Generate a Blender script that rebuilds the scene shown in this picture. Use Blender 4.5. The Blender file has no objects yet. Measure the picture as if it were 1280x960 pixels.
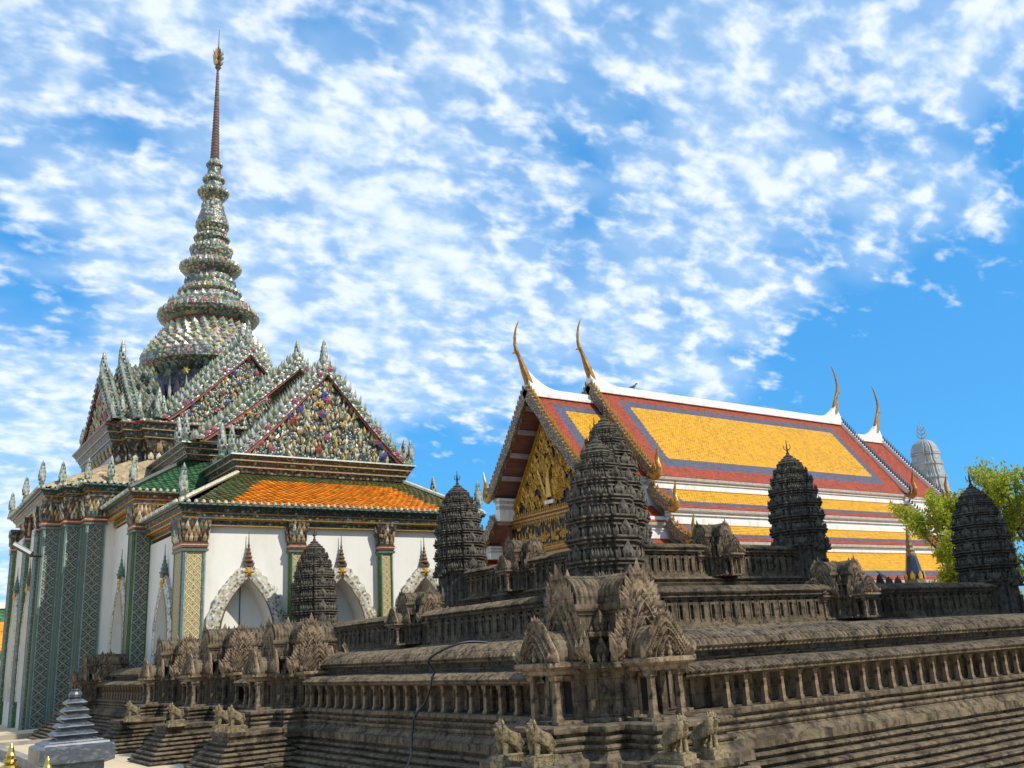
import bpy, math, random
from mathutils import Vector, noise, Matrix
rnd = random.Random(7)
PI = math.pi
R = math.radians
scene = bpy.context.scene
COL = scene.collection

# ------------------------------------------------------------------ camera
CAM = Vector((0, 0, 1.7))
pitch, roll, yaw = R(15.8596), R(-3.2763), R(54.7916)
fwd = Vector((math.cos(pitch)*math.cos(yaw), math.cos(pitch)*math.sin(yaw), math.sin(pitch)))
r0 = Vector((math.sin(yaw), -math.cos(yaw), 0)); u0 = r0.cross(fwd)
rt = math.cos(roll)*r0 + math.sin(roll)*u0
up = -math.sin(roll)*r0 + math.cos(roll)*u0
cd = bpy.data.cameras.new('camera'); cam = bpy.data.objects.new('camera', cd); COL.objects.link(cam)
m = Matrix((rt, up, -fwd)).transposed().to_4x4(); m.translation = CAM
cam.matrix_world = m
cd.sensor_width = 36; cd.lens = 1168.9/1280*36; cd.clip_start = 0.05; cd.clip_end = 6000
scene.camera = cam

# ------------------------------------------------------------------ light
SUN_EL = R(46); SUN_H = R(-62)           # heading measured from +X, counter-clockwise
sd = Vector((math.cos(SUN_EL)*math.cos(SUN_H), math.cos(SUN_EL)*math.sin(SUN_H), math.sin(SUN_EL)))
sl = bpy.data.lights.new('sun', 'SUN'); sl.energy = 4.2; sl.angle = R(0.5); sl.color = (1, .93, .82)
so = bpy.data.objects.new('sun', sl); COL.objects.link(so)
so.rotation_euler = sd.to_track_quat('Z', 'Y').to_euler(); so.location = (20, -40, 60)
scene.view_settings.view_transform = 'Standard'; scene.view_settings.look = 'None'
scene.view_settings.exposure = 0.24; scene.view_settings.gamma = 1
scene.view_settings.use_curve_mapping = False

# ------------------------------------------------------------------ node helpers
class NT:
    def __init__(s, tree): s.t = tree; s.n = tree.nodes; s.l = tree.links
    def new(s, typ, **kw):
        nd = s.n.new(typ)
        for k, v in kw.items():
            if k.startswith('i_'):
                key = k[2:]
                key = int(key) if key.isdigit() else key.replace('_', ' ')
                s.set(nd.inputs[key], v)
            else: setattr(nd, k, v)
        return nd
    def set(s, sock, v):
        if isinstance(v, bpy.types.NodeSocket): s.l.new(v, sock)
        else:
            if isinstance(v, (tuple, list)) and len(v) == 3 and sock.type == 'RGBA': v = (*v, 1)
            sock.default_value = v
    def math(s, op, a, b=0.0, c=None):
        nd = s.n.new('ShaderNodeMath'); nd.operation = op
        s.set(nd.inputs[0], a); s.set(nd.inputs[1], b)
        if c is not None: s.set(nd.inputs[2], c)
        return nd.outputs[0]
    def vmath(s, op, a, b=(0, 0, 0)):
        nd = s.n.new('ShaderNodeVectorMath'); nd.operation = op
        s.set(nd.inputs[0], a); s.set(nd.inputs[1], b)
        return nd.outputs['Value'] if op in ('DOT_PRODUCT', 'LENGTH', 'DISTANCE') else nd.outputs[0]
    def mix(s, f, a, b, mode='MIX'):
        nd = s.n.new('ShaderNodeMix'); nd.data_type = 'RGBA'; nd.blend_type = mode
        s.set(nd.inputs[0], f); s.set(nd.inputs[6], a); s.set(nd.inputs[7], b)
        return nd.outputs[2]
    def ramp(s, f, stops, interp='LINEAR'):
        nd = s.n.new('ShaderNodeValToRGB'); cr = nd.color_ramp; cr.interpolation = interp
        while len(cr.elements) < len(stops): cr.elements.new(0.5)
        for e, (p, c) in zip(cr.elements, stops):
            e.position = p; e.color = (*c, 1) if len(c) == 3 else c
        s.set(nd.inputs[0], f); return nd.outputs[0]
    def noise(s, vec, scale, detail=4, rough=.55, dist=0.0):
        nd = s.n.new('ShaderNodeTexNoise'); nd.inputs['Scale'].default_value = scale
        nd.inputs['Detail'].default_value = detail; nd.inputs['Roughness'].default_value = rough
        nd.inputs['Distortion'].default_value = dist
        if vec is not None: s.l.new(vec, nd.inputs['Vector'])
        return nd.outputs['Fac']
    def voro(s, vec, scale, feature='F1', out='Distance'):
        nd = s.n.new('ShaderNodeTexVoronoi'); nd.feature = feature; nd.inputs['Scale'].default_value = scale
        s.l.new(vec, nd.inputs['Vector']); return nd.outputs[out]
    def scale(s, vec, sc):
        nd = s.n.new('ShaderNodeMapping'); nd.inputs['Scale'].default_value = sc
        s.l.new(vec, nd.inputs['Vector']); return nd.outputs[0]
    def obj(s): return s.n.new('ShaderNodeTexCoord').outputs['Object']
    def map01(s, v, a, b):
        nd = s.n.new('ShaderNodeMapRange'); nd.interpolation_type = 'SMOOTHSTEP'
        s.set(nd.inputs[0], v); nd.inputs[1].default_value = a; nd.inputs[2].default_value = b
        return nd.outputs[0]
    def bump(s, h, strength=.4, dist=.02):
        nd = s.n.new('ShaderNodeBump'); nd.inputs['Strength'].default_value = strength
        nd.inputs['Distance'].default_value = dist; s.l.new(h, nd.inputs['Height']); return nd.outputs[0]

def material(name, color=(.5, .5, .5), rough=.6, metal=0.0, build=None, spec=.5):
    mt = bpy.data.materials.new(name); mt.use_nodes = True
    t = NT(mt.node_tree); b = mt.node_tree.nodes['Principled BSDF']
    b.inputs['Base Color'].default_value = (*color, 1); b.inputs['Roughness'].default_value = rough
    b.inputs['Metallic'].default_value = metal; b.inputs['Specular IOR Level'].default_value = spec
    if build: build(t, b)
    return mt
def varied(c, scale=8, amt=.35, bump=.0, bscale=40, bdist=.01):
    def f(t, b):
        o = t.obj(); n = t.noise(o, scale, 6, .65)
        lo = tuple(max(0, x*(1-amt)) for x in c); hi = tuple(min(1, x*(1+amt)) for x in c)
        t.set(b.inputs['Base Color'], t.ramp(n, [(.3, lo), (.7, hi)]))
        if bump: t.set(b.inputs['Normal'], t.bump(t.noise(o, bscale, 6, .7), bump, bdist))
    return f

# ------------------------------------------------------------------ world (sky with a broken cloud deck)
world = bpy.data.worlds.new('World'); scene.world = world; world.use_nodes = True
wt = NT(world.node_tree); wt.n.clear()
wout = wt.new('ShaderNodeOutputWorld'); bg = wt.new('ShaderNodeBackground')
wt.l.new(bg.outputs[0], wout.inputs[0]); bg.inputs[1].default_value = 0.135
sky = wt.new('ShaderNodeTexSky'); sky.sky_type = 'NISHITA'; sky.sun_disc = False
sky.sun_elevation = SUN_EL; sky.sun_rotation = math.atan2(sd.x, sd.y)
sky.altitude = 0; sky.air_density = 1.0; sky.dust_density = 0.9; sky.ozone_density = 3.5
d = wt.n.new('ShaderNodeTexCoord').outputs['Generated']
sep = wt.new('ShaderNodeSeparateXYZ'); wt.l.new(d, sep.inputs[0])
zz = wt.math('ADD', wt.math('MAXIMUM', sep.outputs[2], 0.0), .38)
px = wt.math('DIVIDE', sep.outputs[0], zz); py = wt.math('DIVIDE', sep.outputs[1], zz)
cmb = wt.new('ShaderNodeCombineXYZ'); wt.l.new(px, cmb.inputs[0]); wt.l.new(py, cmb.inputs[1])
P = cmb.outputs[0]
def skydir(x, y): return (fwd + rt*(x-640)/1168.9 - up*(y-480)/1168.9).normalized()
def patch(x, y, deg0, deg1):            # soft patch of sky: 1 at its centre, 0 outside
    v = skydir(x, y)
    dt = wt.vmath('DOT_PRODUCT', d, tuple(v))
    return wt.map01(dt, math.cos(R(deg1)), math.cos(R(deg0)))
CLOUD = dict(wt=wt, P=P)
mp = wt.new('ShaderNodeMapping'); wt.l.new(P, mp.inputs[0])
mp.inputs['Rotation'].default_value = (0, 0, R(20)); mp.inputs['Scale'].default_value = (1.0, 1.35, 1)
Q = mp.outputs[0]
big = wt.noise(Q, 2.0, 2, .5, .3)
mid = wt.noise(Q, 5.5, 3, .5, .3)
puff = wt.noise(Q, 18.0, 3, .5, .2)
fine = wt.noise(Q, 40.0, 3, .55, .1)
# density of the cloud field: thin towards the lower right, thick over the centre, small clear gaps
dens = wt.math('ADD', wt.math('MULTIPLY', wt.math('SUBTRACT', big, .5), .42), wt.math('MULTIPLY', wt.math('SUBTRACT', mid, .5), .55))
for x, y, a, b_, w in ((1270, 480, 4, 17, -.30), (1150, 640, 3, 14, -.2), (40, 378, .5, 4.5, -.14), (620, 250, .3, 4, -.06), (570, 640, 1.5, 7, -.3), (40, 180, 1, 8, -.05),
                       (430, 420, 3, 16, .08), (960, 110, 5, 17, .05), (20, 570, 2, 9, .12), (300, 140, 5, 20, .05), (780, 400, 1, 7, .06), (1170, 310, 1, 6, .16), (640, 480, 30, 60, -.02)):
    dens = wt.math('ADD', dens, wt.math('MULTIPLY', patch(x, y, a, b_), w))
pf = wt.math('ADD', wt.math('MULTIPLY', wt.math('SUBTRACT', puff, .5), 1.15), wt.math('MULTIPLY', wt.math('SUBTRACT', fine, .5), .38))
cov = wt.map01(wt.math('ADD', pf, dens), -.14, .23)
veil = wt.math('MULTIPLY', wt.map01(dens, -.17, .06), .36)
skyc = wt.mix(1.0, sky.outputs[0], (.40, 1.08, 1.36), 'MULTIPLY')
skyc = wt.mix(.62, skyc, (.56, 2.5, 5.6))
ccol = wt.mix(wt.map01(pf, -.05, .22), (5.2, 6.1, 7.1), (6.6, 6.95, 7.4))
fac = wt.math('ADD', veil, wt.math('MULTIPLY', cov, wt.math('SUBTRACT', .84, veil)))
wt.l.new(wt.mix(fac, skyc, ccol), bg.inputs[0])

# ------------------------------------------------------------------ mesh builder
class MB:
    def __init__(s, o=(0, 0, 0), r=(1, 0, 0), n=(0, -1, 0)):
        s.v = []; s.f = []; s.mi = []; s.uv = {}; s.mats = []; s.sm = []; s.frame(o, r, n); s.cur = 0; s.smooth = False
        s.frame((0, 0, 0), (1, 0, 0), (0, 1, 0))
    def frame(s, o=(0, 0, 0), r=(1, 0, 0), n=(0, 1, 0)):
        s.o = Vector(o); s.r = Vector(r); s.n = Vector(n); return s
    def mat(s, mt):
        if mt not in s.mats: s.mats.append(mt)
        s.cur = s.mats.index(mt); return s
    def p(s, x, y, z):
        w = s.o + s.r*x + s.n*y; s.v.append((w.x, w.y, w.z + z)); return len(s.v)-1
    def face(s, idx, uv=None):
        if uv: s.uv[len(s.f)] = uv
        s.f.append(tuple(idx)); s.mi.append(s.cur); s.sm.append(s.smooth)
    def quad(s, a, b, c, d_, uv=None):
        s.face([s.p(*a), s.p(*b), s.p(*c), s.p(*d_)], uv)
    def tri(s, a, b, c): s.face([s.p(*a), s.p(*b), s.p(*c)])
    def poly(s, pts): s.face([s.p(*q) for q in pts])
    def box(s, x0, y0, z0, x1, y1, z1):
        i = [s.p(x, y, z) for z in (z0, z1) for x, y in ((x0, y0), (x1, y0), (x1, y1), (x0, y1))]
        for q in ((3, 2, 1, 0), (4, 5, 6, 7), (0, 1, 5, 4), (1, 2, 6, 5), (2, 3, 7, 6), (3, 0, 4, 7)): s.face([i[k] for k in q])
    def rings(s, rings, cap=(True, True)):          # loft of equal rings of (x,y,z)
        idx = [[s.p(*q) for q in rg] for rg in rings]; n = len(idx[0])
        for a, b in zip(idx, idx[1:]):
            for k in range(n): s.face((a[k], a[(k+1) % n], b[(k+1) % n], b[k]))
        if cap[0]: s.face(idx[0][::-1])
        if cap[1]: s.face(idx[-1])
    def lathe(s, cx, cy, prof, n=24, cap=(True, True), ph=0):
        s.rings([[(cx+r*math.cos(ph+2*PI*k/n), cy+r*math.sin(ph+2*PI*k/n), z) for k in range(n)] for r, z in prof], cap)
    def tube(s, pts, rad, n=8):
        pts = [Vector(q) for q in pts]; rings = []
        ref = Vector((0.31, .17, .93))
        for i, q in enumerate(pts):
            t = (pts[min(i+1, len(pts)-1)]-pts[max(i-1, 0)]).normalized()
            a = t.cross(ref); a = a.normalized() if a.length > .05 else t.cross(Vector((1, 0, 0))).normalized(); b = t.cross(a)
            rr = rad[i] if isinstance(rad, (list, tuple)) else rad
            rings.append([tuple(q+a*rr*math.cos(2*PI*k/n)+b*rr*math.sin(2*PI*k/n)) for k in range(n)])
        s.rings(rings)
    def prism(s, poly, y0, y1):                      # poly in (x,z), extruded along y
        n = len(poly); a = [s.p(x, y0, z) for x, z in poly]; b = [s.p(x, y1, z) for x, z in poly]
        s.face(a[::-1]); s.face(b)
        for k in range(n): s.face((a[k], a[(k+1) % n], b[(k+1) % n], b[k]))
    def leaf(s, c, out, w, h, th=None, lean=0.0, two=True):   # pointed petal standing at c, bulging to out
        c = Vector(c); out = Vector(out).normalized(); side = Vector((-out.y, out.x, 0)).normalized()
        u = (Vector((0, 0, 1)) + out*lean); th = w*.35 if th is None else th
        P_ = [c-side*w*.38, c+side*w*.38, c+side*w*.5+u*h*.42, c+u*h+out*th*.2, c-side*w*.5+u*h*.42]
        f = c+u*h*.38+out*th; k = c+u*h*.38-out*th*.6
        i = [s.p(*q) for q in P_]; fi = s.p(*f)
        for a in range(5): s.face((i[a], i[(a+1) % 5], fi))
        if two:
            ki = s.p(*k)
            for a in range(5): s.face((i[(a+1) % 5], i[a], ki))
    def flower(s, c, out, r, th=None):
        c = Vector(c); out = Vector(out).normalized()
        a = out.cross(Vector((0, 0, 1))); a = a.normalized() if a.length > .05 else Vector((1, 0, 0)); b = a.cross(out).normalized()
        th = r*.5 if th is None else th
        ci = s.p(*(c+out*th)); ring = []
        for k in range(12):
            rr = r*(1 if k % 2 == 0 else .58); e = th*(.25 if k % 2 == 0 else .05)
            q = c + a*rr*math.cos(k*PI/6) + b*rr*math.sin(k*PI/6) + out*e; ring.append(s.p(*q))
        for k in range(12): s.face((ring[k], ring[(k+1) % 12], ci))
    def build(s, name, parent=None, label=None, mat=None, autosmooth=False):
        me = bpy.data.meshes.new(name)
        off = Vector((0, 0, 0))
        if parent is not None: off = WLOC[parent.name]
        me.from_pydata([(x-off.x, y-off.y, z-off.z) for x, y, z in s.v], [], s.f)
        for mt in (s.mats or [mat]): me.materials.append(mt)
        me.polygons.foreach_set('material_index', s.mi)
        me.polygons.foreach_set('use_smooth', s.sm)
        if s.uv:
            ul = me.uv_layers.new(name='uv'); data = ul.data
            for pi, uv in s.uv.items():
                ls = me.polygons[pi].loop_start
                for k, q in enumerate(uv): data[ls+k].uv = q
        me.update()
        o = bpy.data.objects.new(name, me); COL.objects.link(o)
        if parent is not None: o.parent = parent; WLOC[o.name] = off
        else: WLOC[o.name] = Vector((0, 0, 0))
        if label: o['label'] = label
        return o
WLOC = {}
def thing(name, label, cat, loc=(0, 0, 0), group=None):
    o = bpy.data.objects.new(name, None); COL.objects.link(o); o.location = loc; o.empty_display_size = .2
    o['label'] = label; o['category'] = cat
    if group: o['group'] = group
    WLOC[o.name] = Vector(loc); return o
def tag(o, label, cat, group=None):
    o['label'] = label; o['category'] = cat
    if group: o['group'] = group
    return o
def recenter(o, loc):                     # move the origin of a one-mesh thing to its base
    loc = Vector(loc); o.data.transform(Matrix.Translation(-loc)); o.location = loc; return o
def copy_tree(o, parent=None):
    c = o.copy(); COL.objects.link(c)
    if parent is not None: c.parent = parent
    for ch in list(o.children): copy_tree(ch, c)
    return c
def offset_poly(poly, dd):
    n = len(poly); out = []
    for i in range(n):
        p0, p1, p2 = (Vector(poly[i-1]), Vector(poly[i]), Vector(poly[(i+1) % n]))
        e1 = (p1-p0).normalized(); e2 = (p2-p1).normalized()
        n1 = Vector((e1.y, -e1.x)); n2 = Vector((e2.y, -e2.x))
        den = 1 + n1.dot(n2)
        out.append(tuple(p1 + (n1+n2)*(dd/den)) if den > 1e-6 else tuple(p1+n1*dd))
    return out
def stack(mb, poly, prof, cap=(True, True)):     # poly CCW in plan, prof = [(offset, z)]
    mb.rings([[(x, y, z) for x, y in offset_poly(poly, dd)] for dd, z in prof], cap)
def rect(x0, y0, x1, y1): return [(x0, y0), (x1, y0), (x1, y1), (x0, y1)]
def redent(R_, f=(1, .45), steps=((.87, .62), (.75, .75))):
    # quadrant corner points (bay at R, stepped corner), CCW around
    q = [(1, f[1])]; px_, py_ = 1, f[1]
    for sx, sy in steps:
        q.append((sx, py_)); q.append((sx, sy)); py_ = sy
    mir = [(b, a) for a, b in q[::-1]]
    if abs(q[-1][0]-q[-1][1]) < 1e-6: mir = mir[1:]
    q = q + mir; out = []
    for k in range(4):
        c, s_ = (1, 0, -1, 0)[k], (0, 1, 0, -1)[k]
        out += [((a*c-b*s_)*R_, (a*s_+b*c)*R_) for a, b in q]
    return out

# ------------------------------------------------------------------ materials
def stone_mat(name, lo, mid_, hi, scale=1.0, seed=0.0):
    def f(t, b):
        o = t.vmath('ADD', t.obj(), (seed, seed*.7, 0))
        n1 = t.noise(o, 1.1*scale, 5, .6, .3); n2 = t.noise(o, 9*scale, 8, .7)
        st = t.noise(t.scale(o, (7, 7, .7)), 1.3*scale, 5, .65)
        c = t.ramp(n1, [(.3, mid_), (.52, hi), (.75, mid_)])
        c = t.mix(t.map01(n2, .42, .72), c, lo)
        c = t.mix(t.math('MULTIPLY', t.map01(st, .50, .68), .75), c, lo)
        c = t.mix(t.math('MULTIPLY', t.map01(t.noise(o, 26*scale, 4, .6), .58, .75), .5), c, tuple(min(1, x*1.7) for x in hi))
        soot = t.math('MULTIPLY', t.map01(t.noise(o, .55*scale, 4, .6, .5), .50, .66), t.map01(t.noise(o, 5*scale, 6, .7), .36, .56))
        c = t.mix(t.math('MULTIPLY', soot, .72), c, lo)
        sx = t.new('ShaderNodeSeparateXYZ'); t.l.new(o, sx.inputs[0]); cb_ = t.new('ShaderNodeCombineXYZ')
        t.l.new(t.math('ADD', sx.outputs[0], sx.outputs[1]), cb_.inputs[0]); t.l.new(sx.outputs[2], cb_.inputs[1])
        br = t.new('ShaderNodeTexBrick'); t.l.new(cb_.outputs[0], br.inputs['Vector'])
        br.inputs['Scale'].default_value = 1; br.inputs['Brick Width'].default_value = .62; br.inputs['Row Height'].default_value = .19; br.inputs['Mortar Size'].default_value = .006
        br.inputs['Color1'].default_value = (1, 1, 1, 1); br.inputs['Color2'].default_value = (.72, .74, .76, 1); br.inputs['Mortar'].default_value = (.42, .4, .38, 1)
        c = t.mix(.65, c, br.outputs['Color'], 'MULTIPLY')
        t.set(b.inputs['Base Color'], c)
        v = t.voro(o, 22*scale)
        h = t.math('ADD', t.math('MULTIPLY', t.noise(o, 20*scale, 9, .72), 1.0), t.math('MULTIPLY', v, .5))
        t.set(b.inputs['Normal'], t.bump(h, .55, .022))
    return material(name, mid_, .93, build=f, spec=.2)
ST = stone_mat('weathered_stone', (.013, .011, .009), (.092, .070, .047), (.200, .152, .098))
ST_W = stone_mat('warm_sandstone', (.035, .026, .019), (.185, .130, .082), (.33, .240, .155), 1.3, 5)
ST_D = stone_mat('mould_stained_stone', (.014, .012, .011), (.075, .066, .053), (.165, .142, .108), 1.1, 9)
OPENING_SHADE = material('painted_opening_shade', (.012, .011, .010), .95)  # near-black colour paints the shade inside door and window openings
IRON = material('dark_iron', (.03, .03, .03), .5, .4)

# ------------------------------------------------------------------ ground
def paving(t, b):
    o = t.obj(); br = t.new('ShaderNodeTexBrick'); t.l.new(o, br.inputs['Vector'])
    br.inputs['Scale'].default_value = 1.0; br.inputs['Brick Width'].default_value = .6; br.inputs['Row Height'].default_value = .6
    br.inputs['Mortar Size'].default_value = .006; br.offset = 0
    br.inputs['Color1'].default_value = (.60, .47, .29, 1); br.inputs['Color2'].default_value = (.55, .43, .265, 1); br.inputs['Mortar'].default_value = (.3, .26, .2, 1)
    n = t.noise(o, .8, 6, .6)
    t.set(b.inputs['Base Color'], t.mix(t.math('MULTIPLY', t.map01(n, .4, .7), .35), br.outputs['Color'], (.40, .32, .21)))
    t.set(b.inputs['Normal'], t.bump(t.noise(o, 30, 5, .6), .15, .01))
PAVE = material('cream_paving', (.5, .44, .34), .8, build=paving)
g = MB().mat(PAVE); g.quad((-3000, -3000, 0), (3000, -3000, 0), (3000, 3000, 0), (-3000, 3000, 0))
go = g.build('ground'); go['kind'] = 'structure'

# ------------------------------------------------------------------ the stone temple model
ANG = thing('stone_temple_model', 'large weathered grey stone model of a Khmer temple with galleries and towers', 'temple model', (17.1, 19.4, 0))
def fbm(x, y, z=0.0): return noise.fractal(Vector((x, y, z)), .9, 2.0, 4)
def leaf3(mb, c, out, upv, w, h, th):
    """flame leaf at c growing along upv, bulging towards out"""
    c = Vector(c); out = Vector(out); upv = Vector(upv).normalized(); side = upv.cross(out).normalized()
    P_ = [c-side*w*.40, c+side*w*.40, c+side*w*.46+upv*h*.40, c+upv*h+out*th*.35, c-side*w*.46+upv*h*.40]
    i = [mb.p(*q) for q in P_]; fi = mb.p(*(c+upv*h*.36+out*th)); ki = mb.p(*(c+upv*h*.36-out*th*.7))
    for a in range(5): mb.face((i[a], i[(a+1) % 5], fi)); mb.face((i[(a+1) % 5], i[a], ki))
def pediment(mb, w, h, th, seed=0, flame=True, nu=0, nv=0):
    """carved flame-edged gable: x along the width, y outward, z up from the frame origin"""
    rs = random.Random(seed)
    def pt(q, k):                                   # q from 0 (left foot) over the top (.5) to 1 (right foot), k = scale of the arch
        a = abs(2*q-1); sg = -1 if q < .5 else 1
        lob = 1+.05*math.sin(a*PI*3.0)
        x = sg*w*.5*(1-(1-a)**1.35)**.9*lob*k if a > 0 else 0
        z = h*.84*(1-a**1.12)*k
        return x, z
    n = 28
    outl = [pt(q/n, .95) for q in range(n+1)]
    c0 = [mb.p(x, th*.12, z) for x, z in outl]; c1 = [mb.p(x, -th*.35, z) for x, z in outl]
    cf, cb2 = mb.p(0, th*.30, h*.28), mb.p(0, -th*.4, h*.28)
    for k in range(n):
        mb.face((c0[k+1], c0[k], cf)); mb.face((c1[k], c1[k+1], cb2)); mb.face((c0[k], c0[k+1], c1[k+1], c1[k]))
    mb.face((c0[0], c0[n], cf)); mb.face((c1[n], c1[0], cb2)); mb.face((c0[n], c0[0], c1[0], c1[n]))
    for row, (k, cnt, hh, y_, tt) in enumerate(((.88, 33, .155, .14, .42), (.69, 25, .105, .36, .40), (.50, 17, .10, .42, .42), (.31, 11, .10, .48, .45))):
        if nu and nu < 20: cnt = max(5, int(cnt*.6))
        for j in range(cnt):
            q = (j+.5)/cnt; x, z = pt(q, k); q2 = pt(min(1, q+.02), k); q1 = pt(max(0, q-.02), k)
            nx, nz = -(q2[1]-q1[1]), (q2[0]-q1[0]); L_ = math.hypot(nx, nz) or 1; nx, nz = nx/L_, nz/L_
            ux, uz = nx*.75, nz*.75+.55
            s_ = h*hh*rs.uniform(.82, 1.15)*(1.25 if abs(q-.5) < .5/cnt+.001 and row == 0 else 1)
            leaf3(mb, (x, th*y_*.8, z), (0, 1, 0), (ux+rs.uniform(-.12, .12), rs.uniform(-.05, .12), uz), s_*.62, s_, th*tt*.62)
        if row < 3:                                  # raised moulding between the rows of leaves
            m_ = 16; pts = [pt(q/m_, k*.90) for q in range(m_+1)]
            a0 = [[mb.p(x*f_, th*yy, z*f_+.002) for x, z in pts] for f_, yy in ((1.03, y_*.6), (1.0, y_+.30), (.96, y_+.30), (.93, y_*.6))]
            for r0_, r1_ in zip(a0, a0[1:]):
                for q in range(m_): mb.face((r0_[q], r0_[q+1], r1_[q+1], r1_[q]))
    for sg in (-1, 1):                               # upturned serpent heads at the feet
        for j in range(3): leaf3(mb, (sg*w*(.50-.05*j), th*.3, h*.015), (0, 1, 0), (sg*(.55-.3*j), .1, 1), h*.13, h*(.26-.04*j), th*.5)
    if not nu:                                       # small carved group in the middle
        mb.lathe(0, th*.55, [(.03*w, .02*h), (.045*w, .06*h), (.03*w, .12*h), (.04*w, .17*h), (.018*w, .21*h), (.024*w, .24*h), (.004*w, .29*h)], 8)
def ribbed(mb, L, prof, pitch, amp, x0=0.0, jitter=.004):
    """corrugated stone tiles: prof = [(y, z)] from eave to ridge, extruded along local x over length L"""
    n = max(2, int(L/pitch*6)); rows = []
    for i in range(n+1):
        x = x0 + L*i/n; w_ = amp*abs(math.sin(PI*(x-x0)/pitch))
        row = []
        for k, (y, z) in enumerate(prof):
            y0, z0 = prof[max(0, k-1)]; y1, z1 = prof[min(len(prof)-1, k+1)]
            t_ = Vector((y1-y0, z1-z0)).normalized(); nn = Vector((-t_.y, t_.x))
            if nn.y < 0: nn = -nn
            st = w_*(1.0 if 0 < k < len(prof)-1 else .7) + jitter*noise.noise(Vector((x*9, y*20, z*20))) + .012*noise.noise(Vector((x*.7, y*2, z*3)))
            row.append(mb.p(x, y+nn.x*st, z+nn.y*st))
        rows.append(row)
    for a, b in zip(rows, rows[1:]):
        for k in range(len(prof)-1): mb.face((a[k], b[k], b[k+1], a[k+1]))

# --- stepped base
LX0, LY0, LX1, LY1 = 6.22, 7.27, 28.0, 31.5
def corner_notch():
    return [(6.22, 8.30), (5.83, 8.30), (5.83, 8.06), (5.42, 8.06), (5.42, 7.30), (5.83, 7.30), (5.83, 7.06),
            (6.07, 7.06), (6.07, 6.65), (6.83, 6.65), (6.83, 7.06), (7.07, 7.06), (7.07, 7.27)]
base = []
def bay_x(yc, hw, d1, d2): # bay on the left face, listed with y decreasing
    return [(LX0, yc+hw), (LX0-d1, yc+hw), (LX0-d1, yc+hw*.55), (LX0-d2, yc+hw*.55), (LX0-d2, yc-hw*.55), (LX0-d1, yc-hw*.55), (LX0-d1, yc-hw), (LX0, yc-hw)]
base += [(5.5, 31.9), (5.5, 30.4), (LX0, 30.4)]
for yc in (22.7, 19.2, 15.75): base += bay_x(yc, .75, .35, .75)
base += corner_notch()
base += [(16.2, LY0), (16.2, LY0-.5), (18, LY0-.5), (18, LY0), (27.5, LY0), (27.5, LY0-.5), (28.7, LY0-.5), (28.7, 31.9)]
bp = [(.09, 1.0), (.11, .99), (.11, .945), (.05, .935), (.05, .91), (.095, .905), (.105, .885), (.095, .865), (.06, .86), (.06, .835),
      (.11, .83), (.12, .81), (.11, .79), (.09, .785), (.17, .70), (.22, .69), (.225, .60), (.17, .585), (.17, .555)]
z = .555; off = .19
while z > .09:
    h_ = .072
    bp += [(off+.015, z), (off+.055, z-.012), (off+.062, z-.03), (off+.045, z-.048), (off+.01, z-.055), (off+.012, z-h_)]
    z -= h_; off += .085
bp += [(off+.06, z), (off+.10, z-.01), (off+.12, -.3)]
b = MB().mat(ST)
# subdivide long edges so that the worn edges can wander a little
def subdiv(poly, L=.35):
    out = []
    for i, a in enumerate(poly):
        c = poly[(i+1) % len(poly)]; n = max(1, int((Vector(c)-Vector(a)).length/L))
        out.append((a, None))
        out += [(a, k/n, c) for k in range(1, n)]
    return out
sd_ = subdiv(base)
rings = []
for dd, zz_ in bp[::-1]:
    op = offset_poly(base, dd); mp_ = {base[i]: op[i] for i in range(len(base))}; rg = []
    for e in sd_:
        if e[1] is None: x, y = mp_[e[0]]
        else:
            a = Vector(mp_[e[0]]); c = Vector(mp_[e[2]]); x, y = a.lerp(c, e[1])
        k = .011
        rg.append((x+k*noise.noise(Vector((x*2.3, y*2.3, zz_*6))), y+k*noise.noise(Vector((x*2.3+9, y*2.3, zz_*6))), zz_+.009*noise.noise(Vector((x*1.7, y*1.7, zz_*3+5)))))
    rings.append(rg)
b.rings(rings, (False, True))
b.build('stepped_base', ANG)
# stair platforms under the lions: on the left face one before every gopura, two at the near corner
def platform(x0, y0, x1, y1, top=.70):
    mb = MB().mat(ST); pr = [(.02, top), (.04, top-.01), (.04, top-.06), (.0, top-.075), (.0, top-.14)]
    z = top-.14; o_ = .0
    while z > .08:
        pr += [(o_+.015, z), (o_+.045, z-.012), (o_+.05, z-.03), (o_+.035, z-.046), (o_+.005, z-.054), (o_+.008, z-.07)]; z -= .07; o_ += .055
    pr += [(o_+.05, z), (o_+.08, z-.01), (o_+.09, -.3)]
    stack(mb, rect(x0, y0, x1, y1), pr[::-1], (False, True)); return mb.build('stair_platform', ANG)
for yc in (22.0, 18.55, 15.15): platform(4.86, yc-.42, 5.7, yc+.42, .74)
platform(5.0, 7.14, 5.6, 7.78, .70); platform(5.78, 6.14, 6.5, 6.75, .70)

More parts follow.
